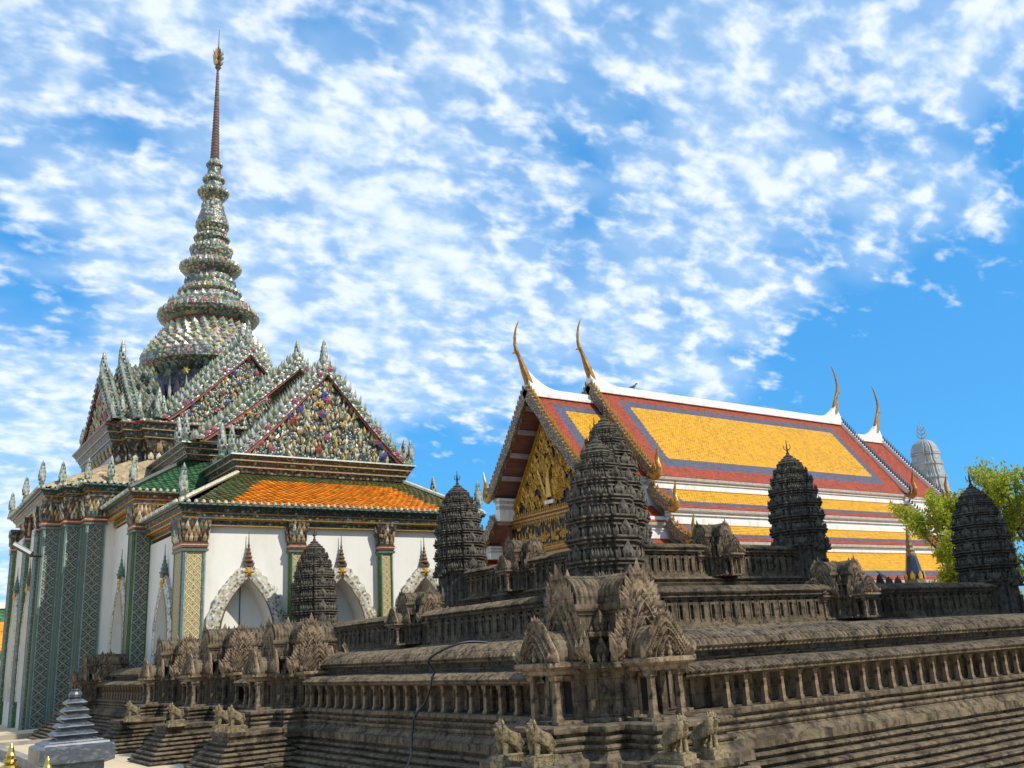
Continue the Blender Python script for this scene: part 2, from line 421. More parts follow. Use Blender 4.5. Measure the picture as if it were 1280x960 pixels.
# --- gallery pieces
BACK = .32
def outer_gallery(o, r_, L, name='outer_gallery'):
    n_ = (r_[1], -r_[0], 0)
    mb = MB().mat(ST); mb.frame(o, r_, n_)
    mb.mat(ST); mb.box(0, -.92, 1.002, L, -.33, 1.595)                       # inner wall and core
    k = 0
    mb.mat(ST_W)
    x = .16
    while x < L-.1:
        mb.box(x-.028, -.332, 1.004, x+.028, -.29, 1.33); x += .30             # pilasters on the back wall
    mb.mat(ST)
    mb.box(0, -.055, 1.322, L, .05, 1.352)                                     # architrave
    mb.box(0, -.30, 1.34, L, -.03, 1.36)
    ribbed(mb, L, [(.10, 1.352), (.105, 1.378), (.06, 1.405), (-.02, 1.43), (-.13, 1.447), (-.30, 1.458)], .070, .028)
    mb.box(0, -.06, 1.344, L, .098, 1.362)
    mb.mat(ST_D); mb.box(0, -.335, 1.45, L, -.285, 1.60); mb.mat(ST)
    mb.box(0, -.335, 1.575, L, -.255, 1.598); mb.box(0, -.335, 1.50, L, -.272, 1.518)
    ribbed(mb, L, [(-.18, 1.598), (-.175, 1.628), (-.20, 1.67), (-.27, 1.715), (-.36, 1.75), (-.48, 1.775), (-.62, 1.78), (-.78, 1.74), (-.92, 1.62)], .078, .034)
    mb.box(0, -.30, 1.588, L, -.185, 1.606)
    # crest of small buds under the upper eave
    x = .05
    while x < L:
        mb.leaf((x, .055, 1.362), (0, 1, 0), .035, .03, .012); x += .07
    return mb.build(name, ANG)
outer_gallery((6.22, 15.0, 0), (0, -1, 0), 6.6)
outer_gallery((6.22, 18.4, 0), (0, -1, 0), 1.9); outer_gallery((6.22, 21.9, 0), (0, -1, 0), 2.0)
outer_gallery((6.22, 30.6, 0), (0, -1, 0), 7.2)
outer_gallery((7.0, 7.27, 0), (1, 0, 0), 20.6)
outer_gallery((27.8, 7.9, 0), (0, 1, 0), 23.2); outer_gallery((27.6, 31.4, 0), (-1, 0, 0), 21.0)
# gallery columns
cm = MB().mat(ST_W)
for a, z0, z1, c in ((.042, 0, .03, .036), (.036, .03, .055, .026), (.026, .055, .265, .024), (.026, .265, .285, .036), (.038, .285, .325, .042)):
    cm.rings([[(q*a, w*a, z0) for q, w in ((-1, -1), (1, -1), (1, 1), (-1, 1))], [(q*c, w*c, z1) for q, w in ((-1, -1), (1, -1), (1, 1), (-1, 1))]])
col0 = cm.build('gallery_column'); first = [True]
def put_col(x, y):
    c = col0 if first[0] else col0.copy()
    if not first[0]: COL.objects.link(c)
    first[0] = False
    c.parent = ANG; c.location = Vector((x, y, 1.0)) - ANG.location; c.rotation_euler = (rnd.uniform(-.02, .02), rnd.uniform(-.02, .02), rnd.uniform(-.1, .1))
for k in range(19): put_col(LX0, 14.85-.322*k)
for k in range(5): put_col(LX0, 17.9-.31*k+.1)
for k in range(5): put_col(LX0, 21.5-.31*k)
for k in range(20): put_col(LX0, 29.9-.32*k)
for k in range(34): put_col(7.66+.288*k, LY0)

def niche_wall(mb, L, z0, z1, step=.27, y=0.0, wd=.10, x0=0.0):
    """wall with a row of framed false windows"""
    mb.mat(ST); mb.box(x0, y-.35, z0, x0+L, y-.06, z1)
    hh = z1-z0
    mb.box(x0, y-.062, z0, x0+L, y+.03, z0+.10*hh); mb.box(x0, y-.062, z0+.10*hh, x0+L, y, z0+.24*hh)
    mb.box(x0, y-.062, z1-.14*hh, x0+L, y+.015, z1-.004)
    n = max(1, int(L/step)); st = L/n
    for k in range(n+1):
        x = x0+k*st; a = max(x0, x-(st-wd)*.5); c = min(x0+L, x+(st-wd)*.5)
        mb.box(a, y-.061, z0+.24*hh, c, y-.004, z1-.14*hh)
        if k < n:
            xc = x+st*.5
            mb.box(xc-wd*.65, y-.058, z0+.20*hh, xc-wd*.38, y+.012, z1-.22*hh); mb.box(xc+wd*.38, y-.058, z0+.20*hh, xc+wd*.65, y+.012, z1-.22*hh)
            mb.box(xc-wd*.38, y-.057, z1-.30*hh, xc+wd*.38, y+.008, z1-.22*hh)
def tier_gallery(o, r_, L, z0, ze, zr, wid=.7, name='upper_gallery', step=.27):
    n_ = (r_[1], -r_[0], 0); mb = MB().mat(ST); mb.frame(o, r_, n_)
    niche_wall(mb, L, z0, ze-.02, step)
    mb.mat(ST); mb.box(0, -wid, z0, L, -.36, ze)
    mb.box(0, -.3, ze-.05, L, .075, ze+.004)
    h_ = zr-ze
    ribbed(mb, L, [(.11, ze+.004), (.115, ze+.03), (.07, ze+h_*.45), (-.03, ze+h_*.8), (-wid*.30, zr-.012), (-wid*.5, zr), (-wid*.75, ze+h_*.7), (-wid-.05, ze)], .062, .024)
    return mb.build(name, ANG)
def tier_ring(x0, y0, x1, y1, z0, ze, zr, trim=.5, **k):
    tier_gallery((x0, y1-trim, 0), (0, -1, 0), y1-y0-2*trim, z0, ze, zr, **k)
    tier_gallery((x0+trim, y0, 0), (1, 0, 0), x1-x0-2*trim, z0, ze, zr, **k)
    tier_gallery((x1, y0+trim, 0), (0, 1, 0), y1-y0-2*trim, z0, ze, zr, **k)
    tier_gallery((x1-trim, y1, 0), (-1, 0, 0), x1-x0-2*trim, z0, ze, zr, **k)
def terrace(x0, y0, x1, y1, prof, name='terrace'):
    mb = MB().mat(ST); stack(mb, rect(x0, y0, x1, y1), prof, (False, True)); return mb.build(name, ANG)
terrace(10.6, 12.6, 23.6, 26.2, [(1.2, .3), (1.1, 1.0), (.75, 1.1), (.75, 1.35), (.6, 1.4), (.62, 1.6), (.4, 1.65), (.45, 1.75), (.25, 1.8), (.3, 1.86), (.2, 1.88), (.16, 1.92)])
tier_ring(10.6, 12.6, 23.6, 26.2, 1.92, 2.50, 2.66)
terrace(13.7, 15.9, 20.5, 22.9, [(1.1, 1.9), (1.0, 2.1), (.95, 2.12), (.9, 2.4), (.75, 2.42), (.78, 2.5), (.62, 2.52), (.6, 2.75), (.4, 2.78), (.44, 2.86), (.3, 2.88), (.34, 2.95), (.22, 2.97), (.28, 3.04), (.18, 3.06), (.15, 3.10)])
tier_ring(13.7, 15.9, 20.5, 22.9, 3.10, 3.74, 3.88, step=.24)
terrace(7.5, 8.6, 26.8, 30.4, [(0, .2), (0, .9)], 'court_floor')

# --- cruciform pavilions
def make_pavilion():
    mb = MB().mat(ST)
    body = redent(.58, (1, .66), ((.84, .84),))
    stack(mb, body, [(.05, 0), (.05, .03), (.02, .045), (.035, .06), (0, .075), (0, .40), (.02, .41), (.02, .43), (.05, .45), (.07, .47), (.09, .48), (.09, .52), (.05, .53)])
    b2 = redent(.45, (1, .62), ((.82, .82),))
    mb.mat(ST_D); stack(mb, b2, [(.02, .53), (.02, .56), (-.01, .58), (-.01, .72), (.03, .745)], (False, False)); mb.mat(ST)
    stack(mb, b2, [(.03, .745), (.09, .765), (.10, .80), (.05, .82)], (False, True))
    for pts, w_, h_ in ((body, .06, .085), (b2, .05, .07)):
        op = offset_poly(pts, .075); n = len(op); zt = .525 if pts is body else .81
        for i in range(n):
            a = Vector(op[i]); c = Vector(op[(i+1) % n]); e = c-a; k = max(1, int(e.length/.072))
            ou = Vector((e.y, -e.x)).normalized()
            for j in range(k):
                q = a+e*((j+.5)/k) - ou*.012
                mb.leaf((q.x, q.y, zt), (ou.x, ou.y, 0), w_, h_*rnd.uniform(.8, 1.15), .02)
    for sx in (-1, 1):                                   # tall corner antefixes
        for sy in (-1, 1):
            for q, zt, hh in ((.44, .53, .24), (.40, .82, .2)):
                mb.leaf((sx*q, sy*q, zt), (sx, sy, 0), .15, hh, .05)
    # cross arms of the top storey
    for hx, hy in ((.62, .27), (.27, .62)):
        stack(mb, rect(-hx, -hy, hx, hy), [(0, .80), (0, .97), (.02, .975), (.02, .995), (.05, 1.01), (.06, 1.03), (.06, 1.07), (.02, 1.075)])
    # wall pilasters, windows and doors of the lower storey
    for k in range(4):
        c, s_ = ((1, 0), (0, 1), (-1, 0), (0, -1))[k]
        mb.frame((0, 0, 0), (-s_, c, 0), (c, s_, 0))
        mb.mat(ST)
        for x in (-.37, .37, -.25, .25): mb.box(x-.028, .5, .07, x+.028, .605, .41)
        for x in (-.31, .31): mb.mat(OPENING_SHADE); mb.box(x-.022, .5, .12, x+.022, .586, .33); mb.mat(ST)
        mb.mat(OPENING_SHADE); mb.box(-.085, .5, .03, .085, .590, .37); mb.mat(ST_W)
        mb.box(-.125, .5, .03, -.085, .62, .40); mb.box(.085, .5, .03, .125, .62, .40); mb.box(-.125, .5, .37, .125, .63, .42)
        mb.mat(ST)
        mb.box(-.30, .55, -.012, .30, .985, .028)        # porch floor
        mb.mat(ST_W)
        mb.rings([[(x, y, zq) for x, y in ((-w_, .58), (w_, .58), (w_, .74+w_), (-w_, .74+w_))] for w_, zq in ((.25, .435), (.27, .45), (.27, .475), (.31, .49), (.335, .51), (.335, .545), (.30, .552))])
        mb.mat(ST)
        for x in (-.21, .21): mb.box(x-.04, .58, .03, x+.04, .66, .44)
        ribbed_arch(mb, .60, .99, .24, .55, .83)
    mb.frame()
    pv = mb.build('pavilion')
    rf = MB().mat(ST)
    for k in range(4):
        c, s_ = ((1, 0), (0, 1), (-1, 0), (0, -1))[k]
        rf.frame((0, 0, 0), (-s_, c, 0), (c, s_, 0)); ribbed_arch(rf, .0, .62, .27, 1.07, 1.34, .072, .026)
    rf.frame()
    for x in (-.12, 0.02, .15): rf.leaf((x, x*.3, 1.33), (-1, -1, 0), .05, .09, .02)
    ch = [rf.build('roof', pv)]
    cb = MB().mat(ST_W)
    for a, z0, z1, c in ((.052, .028, .055, .05), (.046, .055, .085, .034), (.034, .085, .37, .030), (.034, .37, .39, .042), (.05, .39, .436, .055)):
        cb.rings([[(q*a, w*a, z0) for q, w in ((-1, -1), (1, -1), (1, 1), (-1, 1))], [(q*c, w*c, z1) for q, w in ((-1, -1), (1, -1), (1, 1), (-1, 1))]])
    c0 = cb.build('porch_column', pv); ch.append(c0); firstc = True
    u = MB().mat(ST_W); pediment(u, .84, 1.0, .13, 3); up0 = u.build('upper_pediment', pv); ch.append(up0)
    l = MB().mat(ST_W); pediment(l, .68, .50, .11, 8); lp0 = l.build('porch_pediment', pv); ch.append(lp0)
    for k in range(4):
        th = k*PI/2 - PI/2                       # frame: local +y outward
        o_ = Vector((math.cos(k*PI/2), math.sin(k*PI/2), 0)); sdv = Vector((-o_.y, o_.x, 0))
        for sg in (-1, 1):
            for dist in (.915,):
                c = c0 if firstc else c0.copy()
                if not firstc: COL.objects.link(c)
                firstc = False
                c.location = o_*dist + sdv*.20*sg
                ch.append(c)
        a = up0 if k == 0 else up0.copy(); e = lp0 if k == 0 else lp0.copy()
        if k: COL.objects.link(a); COL.objects.link(e)
        a.location = o_*.62 + Vector((0, 0, .56)); a.rotation_euler = (0, 0, th)
        e.location = o_*.97 + Vector((0, 0, .55)); e.rotation_euler = (0, 0, th)
    return pv
def ribbed_arch(mb, y0, y1, hw, z0, z1, pitch=.07, amp=.014):
    """vaulted roof running along local y, half width hw, ribs across it"""
    n = max(2, int((y1-y0)/pitch*6)); rows = []; M = 12
    for i in range(n+1):
        y = y0+(y1-y0)*i/n; a = amp*abs(math.sin(PI*(y-y0)/pitch)); row = []
        for k in range(M+1):
            t_ = k/M; ang = PI*t_
            x = -math.cos(ang)*(hw+a); zq = z0 + (z1-z0)*(math.sin(ang)**.72) + a*math.sin(ang)
            row.append(mb.p(x, y, zq))
        rows.append(row)
    for a, b_ in zip(rows, rows[1:]):
        for k in range(M): mb.face((a[k], a[k+1], b_[k+1], b_[k]))
    mb.face(rows[-1]); mb.face(rows[0][::-1])
pav = make_pavilion(); pav.parent = ANG
def place(o, x, y, z, s, sz=None, rz=0):
    o.location = Vector((x, y, z)) - ANG.location; o.scale = (s, s, sz or s); o.rotation_euler = (0, 0, rz); return o
place(pav, 6.40, 7.66, 1.0, .89, 1.02)
for x, y, z_, s, q in ((6.36, 15.75, 1.0, .84, 1.0), (6.36, 19.2, 1.0, .88, 1.05), (6.36, 22.7, 1.0, .84, 1.0), (6.45, 31.1, 1.0, .9, .92),
                       (17.1, 7.5, 1.0, .98, 1.06), (10.75, 19.4, 1.95, .74, .84), (17.1, 12.75, 1.95, .78, .86),
                       (13.85, 19.5, 3.1, .72, .92), (17.0, 16.05, 3.1, .72, .92)):
    place(copy_tree(pav, ANG), x, y, z_, s, q)

# --- prang towers
def make_tower():
    Rr = .62; H = 2.40
    poly = redent(1.0, (1, .40), ((.86, .60), (.73, .73)))
    mb = MB().mat(ST_D)
    ts = [0, .15, .30, .44, .575, .695, .80, .875]
    rr = [1.05, 1.04, 1.02, .985, .90, .78, .62, .46]
    def ringz(rad, zq): return [(x*rad, y*rad, zq) for x, y in poly]
    rg = [ringz(Rr*.90, -.95), ringz(Rr*.90, -.16), ringz(Rr*.95, -.13), ringz(Rr*.95, -.09), ringz(Rr*1.06, -.05), ringz(Rr*1.06, 0)]
    for k in range(len(ts)-1):
        z0, z1 = ts[k]*H, ts[k+1]*H; h_ = z1-z0; a = rr[k]*Rr; c = rr[k+1]*Rr
        for f_, q in ((.87, 0), (.86, .46), (.94, .50), (.94, .58), (.88, .60), (.88, .66), (1.0, .74), (1.0, .80), (.94, .83), (1.05, .91), (1.05, 1.0)):
            rad = (a+(c-a)*q)*f_; rg.append(ringz(rad, z0+h_*q))
    zc = ts[-1]*H; rc = rr[-1]*Rr
    mb.rings(rg, (False, True))
    cap = []
    for k, (f_, q) in enumerate(((.98, 0), (1.04, .08), (.9, .16), (.80, .2), (.86, .30), (.74, .38), (.60, .42), (.66, .52), (.52, .60), (.40, .66), (.44, .74), (.30, .82), (.2, .88), (.16, .93), (.07, 1.0))):
        cap.append((rc*f_*(1.08 if q < .5 else 1), zc+(H-zc)*q))
    mb.lathe(0, 0, cap, 20)
    # antefixes
    for k in range(len(ts)-1):
        zt = ts[k]*H + .002; rad = rr[k]*Rr*1.0; hh = (ts[k+1]-ts[k])*H
        for q in range(4):
            c, s_ = ((1, 0), (0, 1), (-1, 0), (0, -1))[q]
            def rot(x, y): return (x*c-y*s_)*rad, (x*s_+y*c)*rad
            x, y = rot(.99, 0); ox, oy = rot(1, 0)
            mb.leaf((x, y, zt), (ox, oy, 0), .42*rad, hh*.78, .05)
            mb.leaf((x*1.03, y*1.03, zt), (ox, oy, 0), .24*rad, hh*.50, .05)
            for yy in (-.32, .32):
                x, y = rot(.98, yy); mb.leaf((x, y, zt), (ox, oy, 0), .13*rad, hh*.52, .025)
            for (px_, py_) in ((.85, .50), (.79, .56), (.79, .66), (.73, .73), (.66, .79), (.56, .79), (.50, .85)):
                x, y = rot(px_, py_); x2, y2 = rot(1, 1)
                mb.leaf((x, y, zt), (x2, y2, 0), .135*rad, hh*.50*rnd.uniform(.85, 1.1), .03)
    for q in range(4):                                        # stacked gables at the foot of each face
        c, s_ = ((1, 0), (0, 1), (-1, 0), (0, -1))[q]
        mb.frame((c*Rr*.98, s_*Rr*.98, -.13), (-s_, c, 0), (c, s_, 0)); pediment(mb, .52, .50, .10, 20+q, True, 12, 14)
        mb.frame((c*Rr*1.08, s_*Rr*1.08, -.2), (-s_, c, 0), (c, s_, 0)); pediment(mb, .40, .30, .10, 30+q, True, 10, 10)
        mb.mat(OPENING_SHADE); mb.box(-.09, -.2, -.62, .09, -.055, -.2); mb.mat(ST_D)
        mb.box(-.14, -.2, -.62, -.09, .0, -.2); mb.box(.09, -.2, -.62, .14, .0, -.2)
    mb.frame()
    tw = mb.build('prang_tower')
    fb = MB().mat(IRON)
    fb.tube([(0, 0, H-.03), (0, 0, H+.36)], [.022, .008], 6)
    for k in range(4):
        ax, ay = math.cos(k*PI/2+.7), math.sin(k*PI/2+.7)
        for sc_ in (1,):
            fb.tube([(0, 0, H+.10), (ax*.06, ay*.06, H+.12), (ax*.085, ay*.085, H+.17), (ax*.075, ay*.075, H+.25)], [.012, .011, .010, .004], 5)
    fb.lathe(0, 0, [(.04, H-.02), (.045, H+.01), (.02, H+.05), (.03, H+.08), (.012, H+.11)], 10)
    fb.build('trident_finial', tw)
    return tw
tow = make_tower(); tow.parent = ANG
place(tow, 10.92, 12.92, 2.72, 1.0, 1.1)
for x, y, z_, s, q in ((10.9, 25.9, 2.72, .96, 1.0), (23.3, 12.9, 2.72, 1.05, 1.0), (23.3, 25.9, 2.72, 1.0, 1.0),
                       (13.95, 16.15, 3.92, 1.14, 1.2), (13.9, 22.7, 3.92, 1.06, 1.02), (20.3, 16.1, 3.92, 1.06, 1.02), (20.3, 22.7, 3.92, 1.06, 1.02), (17.1, 19.4, 4.2, 1.15, 1.05)):
    place(copy_tree(tow, ANG), x, y, z_, s, q)
core = MB().mat(ST); stack(core, rect(16.2, 18.5, 18.0, 20.3), [(.4, 3.0), (.3, 3.5), (.1, 3.6), (0, 4.2)]); core.build('central_shrine', ANG)
# a row of small gables showing above the second gallery on the right
for k in range(6):
    mb = MB().mat(ST_D); mb.frame((19.35+.36*k, 14.0, 2.62), (1, 0, 0), (0, -1, 0)); pediment(mb, .36, .36*(1 if k != 3 else 1.2), .1, 50+k, True, 10, 10); mb.box(-.16, -.3, -.3, .16, 0, .02)
    mb.build('roof_crest', ANG)

# ================================================================== the white pavilion with the porcelain spire
PLASTER = material('white_plaster', (.78, .76, .71), .85, build=lambda t, b: (
    t.set(b.inputs['Base Color'], t.mix(t.math('MULTIPLY', t.map01(t.noise(t.scale(t.obj(), (1, 1, .35)), 1.3, 6, .65), .42, .72), .40), (.70, .675, .61), (.50, .47, .40))),
    t.set(b.inputs['Normal'], t.bump(t.noise(t.obj(), 9, 6, .6), .12, .02))))
def porc(name, c, rough=.3):
    return material(name, c, rough, build=varied(c, 14, .38, .25, 35, .012))
PW = porc('white_porcelain', (.34, .35, .30)); PG = porc('pale_green_porcelain', (.25, .27, .155)); SG = porc('sea_green_porcelain', (.095, .155, .125))
PK = porc('pink_porcelain', (.40, .10, .15)); YL = porc('yellow_porcelain', (.52, .40, .10)); BL = porc('blue_porcelain', (.09, .095, .30)); OC = porc('ochre_porcelain', (.36, .235, .10))
BRN = porc('brown_glaze', (.12, .065, .04)); RD = porc('red_glaze', (.30, .07, .045)); DK = porc('dark_green_glaze', (.028, .045, .036)); CR = porc('cream_porcelain', (.52, .46, .32)); PU = porc('purple_glaze', (.085, .045, .075))
GOLD = material('gilding', (.62, .36, .07), .38, .55, build=varied((.62, .36, .07), 12, .4, .3, 40, .01))
def mosaic(name, cells=(), scale=10, grout=(.03, .035, .03), bump=.7):
    def f(t, b):
        o = t.obj(); pass
        cv = t.voro(o, scale, 'F1', 'Color'); dv = t.voro(o, scale)
        sx = t.new('ShaderNodeSeparateXYZ'); t.l.new(cv, sx.inputs[0])
        st = [(i/len(cells), c) for i, c in enumerate(cells)]
        c = t.ramp(sx.outputs[0], st, 'CONSTANT')
        c = t.mix(t.map01(dv, .38, .62), c, grout)
        t.set(b.inputs['Base Color'], c)
        t.set(b.inputs['Normal'], t.bump(t.math('MULTIPLY', dv, -1), bump, .04))
    return material(name, cells[0], .35, build=f)
MOS_D = mosaic('dark_mosaic', [(.03, .06, .06), (.06, .10, .09), (.12, .15, .14), (.05, .07, .10), (.26, .28, .25), (.07, .06, .05), (.03, .06, .05), (.13, .07, .06)], 11)
MOS_P = mosaic('porcelain_mosaic', [(.20, .26, .20), (.33, .36, .31), (.12, .19, .15), (.24, .28, .17), (.07, .12, .10), (.30, .10, .12), (.30, .33, .30), (.36, .30, .10)], 8, (.06, .07, .06))
MOS_V = mosaic('violet_mosaic', [(.07, .045, .07), (.11, .08, .10), (.04, .05, .05), (.16, .17, .16), (.09, .03, .05)], 9)
FRIEZE = mosaic('brown_frieze', [(.13, .085, .055), (.20, .145, .09), (.07, .055, .045), (.26, .22, .15), (.10, .07, .05)], 9, (.03, .025, .02))
FLORAL = mosaic('white_floral_mosaic', bump=.12, cells=[(.60, .57, .50), (.50, .48, .42), (.58, .55, .46), (.12, .15, .09), (.34, .24, .08), (.56, .53, .46), (.16, .11, .08), (.10, .12, .10)], scale=13, grout=(.42, .38, .31))
def diaper(name, line, fld, flower, heart, cell=.30):
    def f(t, b):
        uvn = t.n.new('ShaderNodeUVMap').outputs[0]
        sp = t.new('ShaderNodeSeparateXYZ'); t.l.new(uvn, sp.inputs[0])
        def fr(x, o_=0.0): return t.math('SUBTRACT', t.math('FRACT', t.math('ADD', t.math('DIVIDE', x, cell), o_)), .5)
        a = fr(sp.outputs[0], .5); c = fr(sp.outputs[1], .0)
        aa = t.math('ABSOLUTE', a); ac = t.math('ABSOLUTE', c)
        dia = t.math('ABSOLUTE', t.math('SUBTRACT', t.math('ADD', aa, ac), .5))
        rad = t.math('SQRT', t.math('ADD', t.math('MULTIPLY', a, a), t.math('MULTIPLY', c, c)))
        ang = t.math('ARCTAN2', c, a)
        pet = t.math('ADD', rad, t.math('MULTIPLY', t.math('SINE', t.math('MULTIPLY', ang, 8.0)), .035))
        col = t.mix(t.map01(dia, .10, .055), fld, line)
        col = t.mix(t.map01(pet, .27, .23), col, flower)
        col = t.mix(t.map01(pet, .19, .15), col, fld)
        col = t.mix(t.map01(rad, .10, .07), col, heart)
        b2 = t.math('SUBTRACT', t.math('ABSOLUTE', t.math('SUBTRACT', rad, .62)), 0)
        col = t.mix(t.map01(t.math('ABSOLUTE', t.math('SUBTRACT', t.math('ADD', t.math('SUBTRACT', .5, aa), t.math('SUBTRACT', .5, ac)), .17)), .06, .03), col, line)
        n = t.noise(t.obj(), 22, 5, .7)
        col = t.mix(t.math('MULTIPLY', t.map01(n, .42, .68), .55), col, tuple(x*.35 for x in fld))
        t.set(b.inputs['Base Color'], col)
        t.set(b.inputs['Normal'], t.bump(t.math('ADD', t.math('MULTIPLY', t.map01(dia, .12, .04), .5), n), .6, .02))
    return material(name, fld, .4, build=f)
DIAP = diaper('grey_green_diaper_tile', (.30, .30, .23), (.045, .062, .048), (.24, .23, .17), (.09, .05, .03))
DIAG = diaper('gold_diaper_tile', (.62, .50, .26), (.28, .22, .10), (.55, .46, .22), (.28, .09, .05), .22)
GRN = material('green_glazed_rib', (.05, .12, .09), .3, build=varied((.06, .105, .08), 5, .45, .2, 30, .01))
GRN2 = material('olive_glazed_rib', (.05, .12, .015), .25, build=varied((.055, .13, .018), 5, .45, .2, 30, .01))
PALE = material('pale_blue_rib', (.24, .32, .31), .35, build=varied((.23, .28, .25), 7, .4, .2, 30, .01))
def tile_mat(name, c, amt=.22):
    def f(t, b):
        o = t.obj(); cv = t.new('ShaderNodeTexVoronoi'); cv.inputs['Scale'].default_value = 6.5; t.l.new(o, cv.inputs['Vector'])
        sx = t.new('ShaderNodeSeparateXYZ'); t.l.new(cv.outputs['Color'], sx.inputs[0])
        lo = tuple(x*(1-amt*1.3) for x in c); hi = tuple(min(1, x*(1+amt)) for x in c)
        col = t.ramp(sx.outputs[0], [(.0, lo), (.35, c), (.8, c), (1.0, hi)])
        st = t.noise(t.scale(o, (2.2, .35, .35)), 1.4, 5, .6); col = t.mix(t.math('MULTIPLY', t.map01(st, .48, .72), .42), col, tuple(x*.55+.02 for x in c))
        t.set(b.inputs['Base Color'], col); t.set(b.inputs['Normal'], t.bump(t.noise(o, 40, 4, .6), .25, .006))
    return material(name, c, .5, build=f, spec=.25)
T_OR = tile_mat('orange_roof_tile', (.80, .28, .02), .28); T_GR = tile_mat('green_roof_tile', (.05, .135, .06), .4); T_CR = tile_mat('cream_roof_tile', (.33, .255, .15), .4)
T_YE = tile_mat('yellow_roof_tile', (.64, .315, .008), .24); T_RE = tile_mat('red_roof_tile', (.33, .058, .021), .3); T_BL = tile_mat('slate_blue_roof_tile', (.10, .10, .145), .2)
def grimy(t, b):
    o = t.obj(); st = t.noise(t.scale(o, (2.5, 2.5, .5)), 1.6, 6, .65)
    t.set(b.inputs['Base Color'], t.mix(t.math('MULTIPLY', t.map01(st, .46, .70), .55), (.72, .70, .66), (.38, .36, .32)))
WHITE = material('white_painted_trim', (.72, .70, .66), .6, build=grimy)
TRIMG = material('grey_trim', (.40, .37, .33), .8, build=varied((.40, .37, .33), 4, .3))  # grey for the set-back boards and the eave edge

def tile_roof(mb, A, B, C_, D, tw, th, cf, lift=.03, tip=.55):
    """fish-scale tiles on the quad A,B (eave) - C,D (ridge); cf(u_m, v_m, U, V) -> material"""
    A, B, C_, D = map(Vector, (A, B, C_, D)); n = (B-A).cross(D-A).normalized()
    if n.z < 0: n = -n
    V = ((D-A).length+(C_-B).length)/2; U = max((B-A).length, (C_-D).length)
    nv = max(2, round(V/th)); nu = max(2, round(U/tw))
    def pt(u, v, h=0.0):
        return A.lerp(B, u).lerp(D.lerp(C_, u), v) + n*h
    mb.mat(cf(U/2, .01, U, V)); mb.poly([tuple(pt(0, 0, -.01)), tuple(pt(1, 0, -.01)), tuple(pt(1, 1, -.01)), tuple(pt(0, 1, -.01))])
    for j in range(nv):
        v0, v1 = (j-.02)/nv, min(1, (j+1.25)/nv); vm = (j+tip*.62)/nv
        for i in range(-1, nu+1):
            off = .5 if j % 2 else 0
            u0, u1 = (i+off)/nu, (i+1+off)/nu; uc = (u0+u1)/2
            if uc < 0 or uc > 1: continue
            u0, u1 = max(0, u0), min(1, u1); l = lift*rnd.uniform(.8, 1.2)
            mb.mat(cf(uc*U, (v0+v1)/2*V, U, V))
            q = [pt(u0, v1, .002), pt(u0, vm, l*.75), pt(uc, max(v0, -.01), l), pt(u1, vm, l*.75), pt(u1, v1, .002)]
            mb.face([mb.p(*w) for w in q][::1])

WIH = thing('porcelain_pavilion', 'white pavilion with mosaic pillars, orange and green roof and tall porcelain spire', 'temple building', (12.3, 41.8, 0))
def FR(mb): return mb.frame((12.3, 27.0, 0), (1, 0, 0), (0, -1, 0))
def LF(mb, X): return mb.frame((X, 41.8, 0), (0, -1, 0), (-1, 0, 0))
def arch_z(a, spring, top): return spring + (top-spring)*max(0, 1-a)**.40
def arch_wall(mb, x0, x1, z0, z1, y, arches, depth=.75, NS=22):
    mb.mat(PLASTER); xs = x0
    for xc, w, sill, spring, top in arches:
        mb.quad((xs, y, z0), (xc-w, y, z0), (xc-w, y, z1), (xs, y, z1)); xs = xc+w
        pts = []
        for k in range(NS+1):
            a = -1+2*k/NS; pts.append((xc+a*w, arch_z(abs(a), spring, top)))
        for (xa, za), (xb, zb) in zip(pts, pts[1:]):
            mb.quad((xa, y, za), (xb, y, zb), (xb, y, z1), (xa, y, z1)); mb.quad((xa, y, z0), (xb, y, z0), (xb, y, sill), (xa, y, sill))
            mb.quad((xa, y, za), (xa, y-depth, za), (xb, y-depth, zb), (xb, y, zb))
        for s_ in (-1, 1): mb.quad((xc+s_*w, y, sill), (xc+s_*w, y-depth, sill), (xc+s_*w, y-depth, spring), (xc+s_*w, y, spring))
        mb.quad((xc-w, y, sill), (xc+w, y, sill), (xc+w, y-depth, sill), (xc-w, y-depth, sill))
    mb.quad((xs, y, z0), (x1, y, z0), (x1, y, z1), (xs, y, z1))
